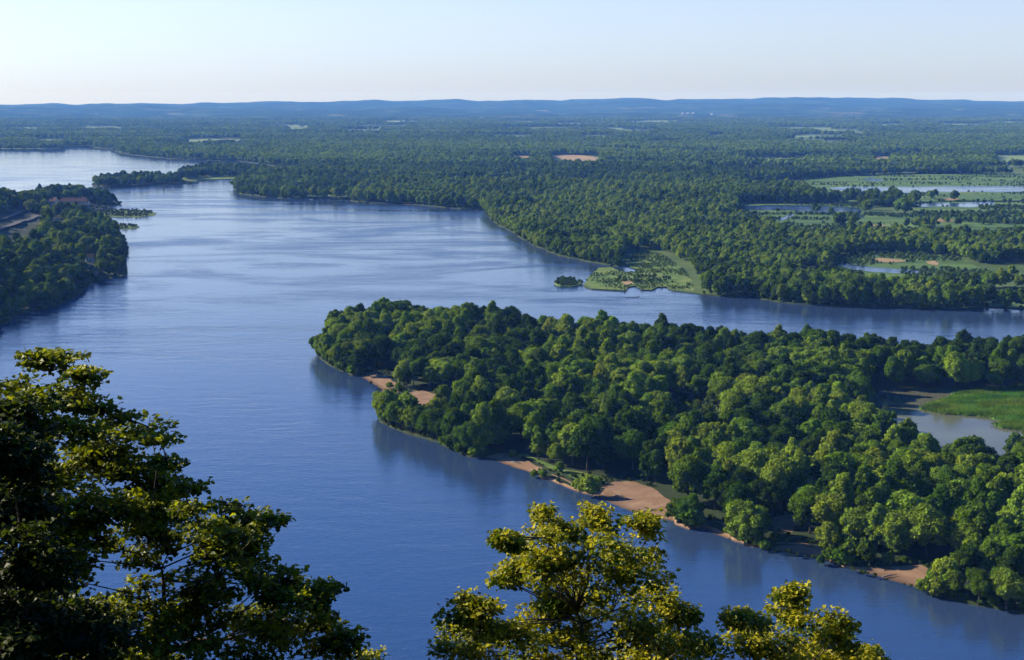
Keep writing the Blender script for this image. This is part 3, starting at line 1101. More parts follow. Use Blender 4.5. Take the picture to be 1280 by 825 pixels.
def where_words(i):
    p = AP[i][None]
    if not isl[i]:
        return 'on the headland shore' if edge_dist(p, HEAD)[0] < 16 else 'on the wooded headland'
    for bp_, wds in BAR_WORDS:
        if edge_dist(p, bp_, False)[0] < 24:
            return 'beside ' + wds
    if edge_dist(p, lagE)[0] < 14:
        return 'at the lagoon edge'
    if edge_dist(p, ISL_NEAR, False)[0] < 14:
        return "on the island's near bank"
    return 'inside the island wood'


def place_words(i):
    for nd in (0, 1):
        s = f"{cxs[i]:.{nd}f}% across, {cys[i]:.{nd}f}% down the photo"
        if s not in used:
            used.add(s)
            return s
    return s


TINT_SOLO = tone_rgb(AT, RNG)
for i in solo:
    k = AV[i]
    size = 'tall' if Tt[i] > 15.5 else ('small' if Tt[i] < 10 else 'medium')
    lab = f"{size} {TONE_WORD[AT[i]]} {SHAPE_WORD[VARG[k]['style']]} tree {where_words(i)}, {place_words(i)}"
    words = lab.split()
    if len(lab.replace('.', ' ').replace('-', ' ').split()) > 15:
        lab = f"{TONE_WORD[AT[i]]} tree {where_words(i)}, " + lab.split(', ', 1)[1]
    t = empty('broadleaf_tree', (AP[i][0], AP[i][1], AZ[i]), lab, 'tree', 'trees of the island wood' if isl[i] else 'trees of the headland', RNG.uniform(0, 6.28))
    sxy = AS[i] * RNG.uniform(.92, 1.1)
    t.scale = (sxy, sxy, AS[i])
    c = link('crown', CROWN0[k], t)
    c.color = (*TINT_SOLO[i], 1)
    link('trunk', TRUNK0[k], t)

RT = tone_rgb(AT[rest], RNG)
near = rest[isl[rest]]


def vec3(s, rng, a=.1):
    return np.stack([s * rng.uniform(1 - a, 1 + a, len(s)), s * rng.uniform(1 - a, 1 + a, len(s)), s], 1)


for nm, sel, lab in (('island_wood', rest[isl[rest]], 'remaining crowns of the green wood covering the island'),
                     ('headland_wood', rest[~isl[rest]], 'remaining dark trees covering the headland')):
    scatter(nm, np.c_[AP[sel], AZ[sel]], vec3(AS[sel], RNG), RNG.uniform(0, 6.28, len(sel)), tone_rgb(AT[sel], RNG), SRC0, (lab, 'wood'))

# trees on the bluff left of the headland (outside the view, they shade it)
P = jitter_grid(-1200, -240, 700, 2050, 15, RNG)
u = -(P[:, 0] + .36 * P[:, 1])
P = P[(u > 45) & inside(P, HEAD)]
scatter('bluff_wood', np.c_[P, head_h(P[:, 0], P[:, 1]) - .2], vec3(RNG.uniform(.8, 1.2, len(P)), RNG), RNG.uniform(0, 6.28, len(P)), tone_rgb(tone_pick(P, RNG, 3), RNG), SRC1,
        ('trees on the bluff behind the headland road', 'wood'))

# ---------------- the floodplain forest, thinning into clumps with distance
MEAD = [poly(q) for q in P_MEADOW]
OTHER = [poly(q) for q in P_TAN + P_FIELD]
OTHER += [poly(q) for q in ([(686, 195), (752, 195), (750, 211), (690, 211)], [(638, 196), (666, 196), (664, 207), (640, 207)], [(1090, 196), (1114, 196), (1114, 208), (1092, 208)], [(926, 199), (1016, 198.5), (1004, 206), (960, 207.5), (934, 206)], [(1243, 197), (1400, 197), (1400, 209), (1243, 209)])]
OTHER += [poly([(q[0][0], q[0][1] - .3), (q[2][0], q[2][1] - .3), (q[3][0], q[3][1] + .09 * (q[3][1] - 122)), (q[4][0], q[4][1] + .09 * (q[4][1] - 122))]) for q in P_FIELD[5:]]


def clear_of(P, shrink=0.0):
    k = edge_dist(P, MEAD[4]) > 9
    for q in MEAD + OTHER:
        k &= ~inside(P, q)
    return k


def in_land(P):
    return inside(P, FLOOD)


PT, PS, PK, PTONE = {1: [], 2: []}, {1: [], 2: []}, None, {1: [], 2: []}
for (y0, y1, s, sc, lod) in ((930, 1700, 9.2, 1.0, 1), (1700, 3000, 10.5, 1.08, 1), (3000, 4600, 14, 1.25, 2), (4600, 6600, 20, 1.6, 2), (6600, 9800, 30, 2.0, 2)):
    xm = .40 * y1 + 150
    P = jitter_grid(-xm, xm, y0, y1, s, RNG)
    P = P[np.abs(P[:, 0]) < .40 * P[:, 1] + 150]
    P = P[in_land(P)]
    if y0 < 4600:
        rw_ = FLOOD_SHORE[(FLOOD_SHORE[:, 1] > y0) & (FLOOD_SHORE[:, 1] < y1)]
        P2 = shore_row(rw_, s * .65, .8, RNG, FLOOD)
        P = np.vstack([P, P2[inside(P2, FLOOD)]])
    P = P[clear_of(P)]
    # glades and sloughs
    g = fbm(P[:, 0] / 260, P[:, 1] / 170, 61, 4)
    lim = np.interp(P[:, 1], [900, 1800, 3000, 6000, 9000], [.78, .70, .665, .63, .57])
    sh_ = FLOOD_SHORE[(FLOOD_SHORE[:, 1] > y0 - 150) & (FLOOD_SHORE[:, 1] < y1 + 150)]
    ds = edge_dist(P, sh_[::2], False) if len(sh_) > 4 else np.full(len(P), 999.0)
    P = P[(g < lim) | (ds < 45)]
    # leave the ground just in front of every clearing open, where tall trees would hide it
    sh = .9 * RNG.uniform(.78, 1.15, len(P)) * sc * (.82 + .36 * fbm(P[:, 0] / 60, P[:, 1] / 60, 83, 3))
    up = P + np.array([0, 1.0]) * (10.0 * P[:, 1:2] / CAMH)
    e = FLOOD_SHORE[(FLOOD_SHORE[:, 1] < y1 + 100) & (FLOOD_SHORE[:, 1] > y0 - 100)]
    big_ = fbm(P[:, 0] / 420, P[:, 1] / 230, 71, 4)
    sh = sh * (.72 + .56 * fbm(P[:, 0] / 170, P[:, 1] / 110, 17, 3))
    tkp = tone_pick(P, RNG, 52, (big_ - .5) * 1.1)
    PT[lod].append(P); PS[lod].append(sh); tn_ = tone_rgb(tkp, RNG)
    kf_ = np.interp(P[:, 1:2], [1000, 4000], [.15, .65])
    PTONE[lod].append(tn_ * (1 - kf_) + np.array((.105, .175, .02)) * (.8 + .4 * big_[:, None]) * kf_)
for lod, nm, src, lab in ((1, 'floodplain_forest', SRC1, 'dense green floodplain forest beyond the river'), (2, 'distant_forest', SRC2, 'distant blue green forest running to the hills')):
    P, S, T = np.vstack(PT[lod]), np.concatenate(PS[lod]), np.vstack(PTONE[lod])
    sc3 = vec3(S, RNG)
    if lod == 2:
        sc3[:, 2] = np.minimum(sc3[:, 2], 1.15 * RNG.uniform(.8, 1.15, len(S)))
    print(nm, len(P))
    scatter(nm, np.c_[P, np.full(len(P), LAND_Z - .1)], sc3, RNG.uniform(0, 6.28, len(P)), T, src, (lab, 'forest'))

# tree clumps standing in the marsh, bushes along its edges
BX = []
for (x0, x1, y0, y1, n, s0, s1) in ((1045, 1072, 279, 284, 16, .6, 1.0), (1130, 1166, 283, 288, 16, .5, .8), (1167, 1285, 270, 283, 70, .35, .6), (1085, 1112, 253, 256, 8, .7, 1.0),
                                    (1188, 1196, 250, 253, 3, .8, 1.0), (1148, 1172, 246, 250, 8, .5, .8), (1010, 1045, 264, 268, 6, .4, .7), (1060, 1105, 289, 296, 14, .4, .7), (1195, 1285, 296, 304, 20, .5, .9),
                                    (1235, 1285, 372, 378, 8, .25, .4), (905, 920, 262, 270, 10, .6, 1)):
    for q in range(n):
        g = gp(RNG.uniform(x0, x1), RNG.uniform(y0, y1))
        BX.append((g[0], g[1], RNG.uniform(s0, s1)))
BX = np.array(BX)
scatter('marsh_copse', np.c_[BX[:, :2], np.full(len(BX), LAND_Z)], vec3(BX[:, 2], RNG), RNG.uniform(0, 6.28, len(BX)), tone_rgb(tone_pick(BX[:, :2], RNG, 8), RNG), SRC1,
        ('scattered copses standing in the open marsh', 'copse'))
for nm, pl, s0, lab in (('far_island_wood', FARISLE, .85, 'dark trees covering the small island in mid river'), ('middle_island_wood', MIDISLE, .85, 'trees of the low island joined by shoals to the far bank')):
    b0, b1 = pl.min(0), pl.max(0)
    P = jitter_grid(b0[0], b1[0], b0[1], b1[1], 10.5, RNG)
    P = P[inside(P, pl)]
    P = P[edge_dist(P, pl) > 4]
    if nm == 'middle_island_wood':
        g = poly([(244, 227), (246, 222.5), (300, 221), (306, 224)])
        P = P[~inside(P, g)]
    scatter(nm, np.c_[P, np.full(len(P), LAND_Z)], vec3(s0 * RNG.uniform(.75, 1.2, len(P)), RNG), RNG.uniform(0, 6.28, len(P)), tone_rgb(tone_pick(P, RNG, 12, -.08), RNG), SRC1, (lab, 'wood'))

# low scrub: marsh point, islet, spits, meadow edges
SP, SS, ST = [], [], []


def scrub(pl, step, s0, s1, tone, keep=1.0, thr=None):
    b0, b1 = pl.min(0), pl.max(0)
    P = jitter_grid(b0[0], b1[0], b0[1], b1[1], step, RNG)
    P = P[inside(P, pl)]
    if thr is not None:
        P = P[fbm(P[:, 0] / (22 if step < 5 else 75), P[:, 1] / (22 if step < 5 else 26), 15, 4) + RNG.normal(size=len(P)) * .03 > thr]
    P = P[RNG.uniform(size=len(P)) < keep]
    SP.append(P); SS.append(RNG.uniform(s0, s1, len(P)))
    ST.append(np.array(tone) * RNG.uniform(.75, 1.3, (len(P), 1)) * np.stack([RNG.uniform(.85, 1.2, len(P)), np.ones(len(P)), RNG.uniform(.8, 1.2, len(P))], 1))


def shore_scrub(line, ring, step, s0, s1, skip=()):
    for inset in (.2, 2.4):
        P = shore_row(line, step, inset, RNG, ring)
        for q_ in skip:
            P = P[edge_dist(P, q_, False) > 5]
        SP.append(P); SS.append(RNG.uniform(s0, s1, len(P)))
        ST.append(np.array((.05, .09, .014)) * RNG.uniform(.6, 1.5, (len(P), 1)) * np.ones(3))


BARS = [poly(l_) for _, l_ in S_SAND]
SPIT = poly(P_MEADOW[4])
FS_ = FLOOD_SHORE[(FLOOD_SHORE[:, 1] < 4300) & (FLOOD_SHORE[:, 0] < 700)]
shore_scrub(FS_[(edge_dist(FS_, SPIT) > 9)], FLOOD, 4.0, .5, 1.0, BARS)
for q_ in range(2):
    I_ = ISLAND if q_ else ISL_NEAR
    pk_ = proj(np.c_[I_, np.zeros(len(I_))])[0]
    use_ = np.r_[I_[(pk_ < 600)], I_[(pk_ > 1170)]] if q_ else I_[(pk_ > 600) & (pk_ < 1170)][::3]
    shore_scrub(use_, ISLAND, 3.2, .3, .8, BARS)
shore_scrub(HEAD, HEAD, 4.5, .4, .9)
shore_scrub(FARISLE, FARISLE, 6, .5, .9)
scrub(poly(P_MEADOW[4]), 3.0, .1, .42, (.09, .14, .025), thr=.45)
scrub(poly([(770, 348), (826, 345), (846, 354), (800, 356), (775, 353)]), 5, .35, .8, (.06, .1, .018), .5)
scrub(poly([(792, 330), (800, 318), (838, 326), (856, 345), (830, 345)]), 6, .2, .5, (.1, .16, .03), .5)
scrub(ISLET, 3, .35, .7, (.05, .085, .02), .8)
for s in S_SPITS:
    scrub(poly(s), 4.5, .3, .75, (.05, .075, .022), .6)
scrub(poly(P_MEADOW[0]), 9, .3, .9, (.06, .1, .03), thr=.6)
scrub(poly(P_MEADOW[1]), 6.5, .3, 1.1, (.055, .1, .025), thr=.55)
scrub(poly([(926, 198), (1018, 198), (1004, 207), (936, 207)]), 14, .5, 1.3, (.07, .12, .025), thr=.5)
scrub(poly(P_MEADOW[2]), 5.5, .3, .9, (.065, .115, .03), thr=.5)
scrub(poly(P_MEADOW[3]), 6.5, .3, .8, (.06, .11, .025), thr=.52)
scrub(poly([(940, 372), (1000, 379), (1130, 384), (1230, 383), (1230, 378), (1130, 379), (1000, 373), (950, 368)]), 4, .4, .9, (.07, .115, .025), .7)
for q_ in NO_ISL[1:]:
    scrub(poly(q_), 3.2, .12, .4, (.05, .085, .016), .75)
scrub(poly(NO_ISL[9]), 4.0, .4, 1.2, (.06, .1, .02), .6)
scrub(poly([(1262, 548), (1480, 552), (1480, 604), (1268, 600), (1258, 575)]), 4.0, .6, 1.3, (.08, .13, .03), .8)
SP, SS, ST = np.vstack(SP), np.concatenate(SS), np.vstack(ST)
inp = np.zeros(len(SP), bool)
for q in P_POND + P_TAN + [w_ + l_ for w_, l_ in S_SAND] + [[(506, 491), (530, 490), (556, 497), (568, 506), (540, 508), (512, 509)], [(966, 649), (990, 645), (1000, 655), (990, 668), (965, 664)]]:
    inp |= inside(SP, poly(q))
SP, SS, ST = SP[~inp], SS[~inp], ST[~inp]
print('scrub', len(SP))
scatter('marsh_scrub', np.c_[SP, np.full(len(SP), LAND_Z - .05)], vec3(SS, RNG, .2), RNG.uniform(0, 6.28, len(SP)), ST, SRCB, ('low green scrub growing over the marsh and spits', 'scrub'))

# reeds in the lagoon marsh
GP = []
for q in P_LAGMARSH:
    pl = poly(q)
    P = jitter_grid(pl[:, 0].min(), min(pl[:, 0].max(), 420), pl[:, 1].min(), pl[:, 1].max(), 1.9, RNG)
    GP.append(P[inside(P, pl)])
GP = np.vstack(GP)
gt = np.array((.075, .18, .02)) * (.25 + 1.5 * fbm(GP[:, 0] / 11, GP[:, 1] / 5, 5, 4))[:, None] * np.stack([.6 + 1.2 * fbm(GP[:, 0] / 14, GP[:, 1] / 7, 6, 2), np.ones(len(GP)), np.ones(len(GP))], 1)
scatter('lagoon_reeds', np.c_[GP, np.full(len(GP), LAND_Z + .4)], vec3(RNG.uniform(.7, 1.5, len(GP)), RNG, .2), RNG.uniform(0, 6.28, len(GP)), gt, SRCT, ('bright green reeds spreading into the lagoon', 'reeds'))

# shrubs one can count along the island's near shore
SH = [(735, 621, 1.75), (724, 613, 1.2), (748, 607, .9), (678, 598, 1.0), (668, 597, .8), (698, 604, .5), (845, 653, 2.2), (858, 658, 2.4), (872, 661, 1.3), (862, 652, 2.3),
      (484, 521, 2.1), (494, 518, 2.2), (505, 524, 2.3), (480, 529, 1.4), (492, 532, 1.5), (514, 538, 1.7), (524, 542, 1.6), (487, 487, 1.0), (492, 495, .9), (498, 490, 1.1),
      (916, 672, 1.5), (928, 679, 1.7), (940, 681, 2.0), (948, 685, 1.3), (956, 688, .9), (1036, 703, 1.2), (1048, 706, 1.3), (1058, 709, .9), (1026, 706, .7), (1040, 692, 1.6), (1062, 703, 1.8), (1082, 706, 1.9),
      (1150, 741, .9), (1160, 743, 1.3), (1168, 738, 1.6), (1172, 746, 1.5), (1186, 744, 2.0), (560, 561, 1.6), (574, 567, 1.3), (592, 572, 1.2), (1110, 708, 1.1), (1130, 706, .8), (440, 469, 1.4), (428, 464, 1.6), (700, 592, 1.1), (640, 573, .8)]
used_s = set()
for (a, b_, s) in SH:
    g = gp(a, b_)
    ppx, ppy = a / W * 100, (b_ - s * 4) / H * 100
    lab = f"low green shrub on the island shore, {ppx:.0f}% across, {ppy:.0f}% down the photo"
    if lab in used_s:
        lab = f"low green shrub on the island shore, {ppx:.1f}% across, {ppy:.1f}% down the photo"
    used_s.add(lab)
    o = link('shrub', BUSH[RNG.integers(0, 4)], loc=(g[0], g[1], .25))
    thing(o, lab, 'shrub', 'shrubs along the island shore')
    o.rotation_euler = (0, 0, RNG.uniform(0, 6.28))
    o.scale = (s * RNG.uniform(.85, 1.15), s * RNG.uniform(.85, 1.15), s * RNG.uniform(.8, 1.05))
    o.color = (*tone_rgb(np.array([RNG.integers(1, 4)]), RNG)[0], 1)

# ------------------------------------------------------------------ small built things
M_WALLW = noise_mat('white_wall', [(.3, (.6, .6, .58)), (.7, (.75, .74, .72))], scale=.5, bump=.05)
M_WALLT = noise_mat('tan_wall', [(.3, (.42, .32, .22)), (.7, (.5, .4, .28))], scale=.5, bump=.05)
M_ROOFR = noise_mat('red_brown_roof', [(.3, (.075, .04, .036)), (.7, (.12, .06, .05))], scale=.8, bump=.3, bscale=3)
M_ROOFO = noise_mat('orange_roof', [(.3, (.6, .18, .05)), (.7, (.75, .26, .07))], scale=.8, bump=.3)
M_DARK = noise_mat('dark_glass', [(.3, (.02, .022, .025)), (.7, (.035, .04, .045))], scale=.8, rough=.2, bump=0)
M_GREYW = noise_mat('weathered_wood', [(.3, (.12, .11, .1)), (.7, (.22, .2, .18))], scale=2, bump=.4)
M_RUB = noise_mat('rubber', [(.3, (.015, .015, .015)), (.7, (.03, .03, .03))], scale=5)


def house(name, loc, rz, L, D, h, rh, wall, roof, label, cat, wins=0, group=None, hip=False):
    t = empty(name, loc, label, cat, group, rz)
    w = MB()
    w.box(-L / 2, L / 2, -D / 2, D / 2, -1.5, h)
    if not hip:
        for sx in (-1, 1):
            x = sx * L / 2
            w.add([(x, -D / 2, h), (x, D / 2, h), (x, 0, h + rh)], [(0, 1, 2) if sx > 0 else (2, 1, 0)])
    link('wall', w.mesh('wall', [wall]), t)
    r = MB()
    e = .5
    ins = D * .45 if hip else 0
    z0 = h - .15
    V = [(-L / 2 - e, -D / 2 - e, z0), (L / 2 + e, -D / 2 - e, z0), (L / 2 + e, D / 2 + e, z0), (-L / 2 - e, D / 2 + e, z0), (-L / 2 - e + ins, 0, h + rh), (L / 2 + e - ins, 0, h + rh)]
    F = [(0, 1, 5, 4), (2, 3, 4, 5), (1, 2, 5), (3, 0, 4)] if hip else [(0, 1, 5, 4), (2, 3, 4, 5)]
    V2 = [(a, b, c + .18) for a, b, c in V]
    r.add(V2, F)
    r.add(V, [f[::-1] for f in F])
    r.add([V[0], V[1], V2[1], V2[0], V[2], V[3], V2[3], V2[2]], [(0, 1, 2, 3), (4, 5, 6, 7)])
    link('roof', r.mesh('roof', [roof]), t)
    for k in range(wins):
        x = -L / 2 + (k + .5) * L / wins
        q = MB()
        q.box(x - .55, x + .55, -D / 2 - .04, -D / 2 + .05, h * .35, h * .35 + 1.3)
        wn = link('window', q.mesh('window', [M_DARK]), t)
    q = MB()
    q.box(-.5, .5, -D / 2 - .05, -D / 2 + .05, 0, 2.1)
    link('door', q.mesh('door', [M_GREYW]), t)
    return t


house('lodge', (C_LODGE[0] + 8, C_LODGE[1], C_LODGE[2] + 2.0), rad(8), 40, 12, 4.2, 4.2, M_WALLT, M_ROOFR, 'long tan lodge with red brown hip roof on the headland', 'building', 9, None, True)
c = head_pt(70, 257)
house('pavilion', (c[0] - 2, c[1] - 8, c[2] + 2.0), rad(-12), 13, 11, 5.0, 4.2, M_WALLT, M_ROOFR, 'tan gabled pavilion in front of the long lodge on the headland', 'building', 3)
house('cottage', (C_HOUSE[0], C_HOUSE[1], C_HOUSE[2]), rad(20), 7, 6, 4.5, 2.6, M_WALLW, M_ROOFO, 'small white cottage with orange roof among headland trees', 'house', 2)

# a white camper van parked below the lodge
t = empty('camper_van', (C_VAN[0], C_VAN[1], C_VAN[2] + .1), 'white camper van parked among dark trees below the lodge', 'van', None, rad(5))
q = MB()
V = [(-3.1, .5), (3.1, .5), (3.1, 1.6), (2.55, 2.0), (2.2, 2.8), (-3.0, 2.8), (-3.15, 1.4)]
n = len(V)
q.add([(x, -1.05, z) for x, z in V] + [(x, 1.05, z) for x, z in V], [tuple(range(n)), tuple(range(2 * n - 1, n - 1, -1))] + [(i, n + i, n + (i + 1) % n, (i + 1) % n) for i in range(n)])
link('body', q.mesh('body', [M_WALLW]), t)
for sx in (-1.9, 1.9):
    for sy in (-1, 1):
        q = MB()
        q.tube([(sx, sy * .85, .4), (sx, sy * 1.1, .4)], [.4, .4], 14)
        link('wheel', q.mesh('wheel', [M_RUB]), t)
for x0, x1 in ((-2.6, -1.0), (-.6, .9), (1.3, 2.1)):
    q = MB()
    q.box(x0, x1, -1.08, -1.04, 1.7, 2.4)
    link('window', q.mesh('window', [M_DARK]), t)

# the roads on the headland, draped on the ground
for rw in ROADW:
    pts = rough_line(rw[:, :2], 6, 0, RNG)
    d = np.gradient(pts, axis=0)
    nr = np.stack([-d[:, 1], d[:, 0]], 1) / (np.linalg.norm(d, axis=1)[:, None] + 1e-9)
    cols = []
    for o_ in (-3.8, -1.9, 0, 1.9, 3.8):
        pp = pts + nr * o_
        hh = np.max([head_h((pts + nr * q_)[:, 0], (pts + nr * q_)[:, 1]) for q_ in (-5, 0, 5)], axis=0) + .5
        cols.append(np.c_[pp, hh])
    A = np.array(cols)
    link('road', grid_mesh('road', A[..., 0], A[..., 1], A[..., 2], M_ROAD), kind='structure')

# floating docks below the headland
for (a, b_, ln, rz, lab) in ((40, 392, 16, -.5, 'dark floating dock nearest the headland trees'), (26, 397, 12, -.3, 'short dark floating dock at the photo edge below the headland')):
    g = gp(a, b_)
    t = empty('floating_dock', (g[0], g[1], 0), lab, 'dock', None, rz)
    q = MB()
    q.box(-ln / 2, ln / 2, -1.1, 1.1, .25, .5)
    link('deck', q.mesh('deck', [M_GREYW]), t)
    for s in (-.4, 0, .4):
        q = MB()
        q.tube([(s * ln, 1.25, -1), (s * ln, 1.25, 1.6)], [.14, .14], 8)
        link('piling', q.mesh('piling', [M_GREYW]), t)

# drifting snags in the side channel
for (a, b_, ln, rz, lab) in ((788, 372, 15, .12, 'long dark snag lying low in the water below the marsh point'), (798, 370.5, 5, 1.3, 'short dark stump standing in the water beside the long snag'),
                             (288, 239.5, 9, .4, 'dark snag in the water off the far wooded point')):
    g = gp(a, b_)
    q = MB()
    q.tube([(-ln / 2, 0, -.1), (-ln / 6, .3, .05), (ln / 4, -.2, .08), (ln / 2, .3, .35)], [.16, .2, .18, .06], 8)
    q.tube([(ln / 6, 0, .05), (ln / 4, .6, .7)], [.09, .03], 6)
    o = link('snag', q.mesh('snag', [M_BARK], True), loc=(g[0], g[1], 0))
    o.rotation_euler = (0, 0, rz)
    thing(o, lab, 'driftwood')

for (a, b_, ln, rz, lab) in ((812, 640, 6, .5, 'grey drift log lying across the lower end of the widest sandbar'), (775, 622, 4, -.4, 'short pale drift log in the middle of the widest sandbar'),
                             (1112, 722, 5, .3, 'grey drift log stranded on the lowest sandbar'), (645, 580, 5, -.6, 'thin drift log stranded on the slim sandbar')):
    g = gp(a, b_)
    q = MB()
    q.tube([(-ln / 2, 0, 0), (0, .25, .12), (ln / 2, 0, .2)], [.28, .24, .1], 8)
    q.tube([(ln * .1, .1, .1), (ln * .25, .9, .7)], [.12, .04], 6)
    o = link('drift_log', q.mesh('drift_log', [M_GREYW], True), loc=(g[0], g[1], .55))
    o.rotation_euler = (0, 0, rz)
    thing(o, lab, 'driftwood')

# white farm buildings on the far slopes
for (a, y_, L_, lab) in ((851, 11300, 50, 'first of the tiny white barns in a row on the far hill foot'), (857.5, 11310, 40, 'middle one of three tiny white barns on the far hill foot'),
                         (864, 11300, 40, 'last of three tiny white barns in a row on the far hill foot'), (887, 11000, 40, 'lone tiny white barn standing apart from the row of three barns'),
                         (602, 10200, 46, 'tiny pale barn on the far plain below the middle hills')):
    x = (a - W / 2) / FPX * y_
    z = float(hill_z(np.array([x]), np.array([float(y_)]))[0])
    house('barn', (x, y_, z + 1), rad(4), L_ * .45, 9, 7, 4, M_WALLW, M_WALLW, lab, 'barn', 0, 'white barns at the foot of the hills')

# ------------------------------------------------------------------ the foreground trees on the bluff edge
def leaf_mat(name, young_lit, old_shaded):  # yellow new-leaf tone doubles as sunlit colour, dark green as shade
    m, nt, out = new_mat(name)
    L = nt.links.new
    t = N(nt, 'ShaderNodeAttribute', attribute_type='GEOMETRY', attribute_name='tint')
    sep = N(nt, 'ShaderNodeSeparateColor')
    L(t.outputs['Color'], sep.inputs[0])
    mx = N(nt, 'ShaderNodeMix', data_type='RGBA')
    mx.inputs[6].default_value = (*old_shaded, 1)
    mx.inputs[7].default_value = (*young_lit, 1)
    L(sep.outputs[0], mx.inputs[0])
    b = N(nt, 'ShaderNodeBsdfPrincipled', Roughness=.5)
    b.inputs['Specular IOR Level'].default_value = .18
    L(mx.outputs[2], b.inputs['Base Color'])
    w = N(nt, 'ShaderNodeMix', data_type='RGBA', blend_type='MULTIPLY')
    w.inputs[0].default_value = 1
    w.inputs[7].default_value = (1.35, 1.4, .4, 1)
    L(mx.outputs[2], w.inputs[6])
    tr = N(nt, 'ShaderNodeBsdfTranslucent')
    L(w.outputs[2], tr.inputs[0])
    ms = N(nt, 'ShaderNodeMixShader')
    ms.inputs[0].default_value = .38
    L(b.outputs[0], ms.inputs[1])
    L(tr.outputs[0], ms.inputs[2])
    L(ms.outputs[0], out.inputs[0])
    return m


M_LEAF_MAPLE = leaf_mat('maple_leaf', (.32, .33, .016), (.02, .042, .005))  # leaf tones darkened to hold the crown's shade
M_LEAF_LIME = leaf_mat('sunlit_yellow_leaf', (.52, .45, .026), (.04, .085, .008))
M_LEAF_DARK = leaf_mat('shaded_leaf', (.06, .08, .01), (.018, .03, .006))  # darker leaf copy, the corner tree's shade put into its colour


def fg_point(px, py, d):
    """a point d metres out from the lookout"""
    r = ray(px, py)
    return np.array([0, 0, CAMH]) + r * (d / r[1])


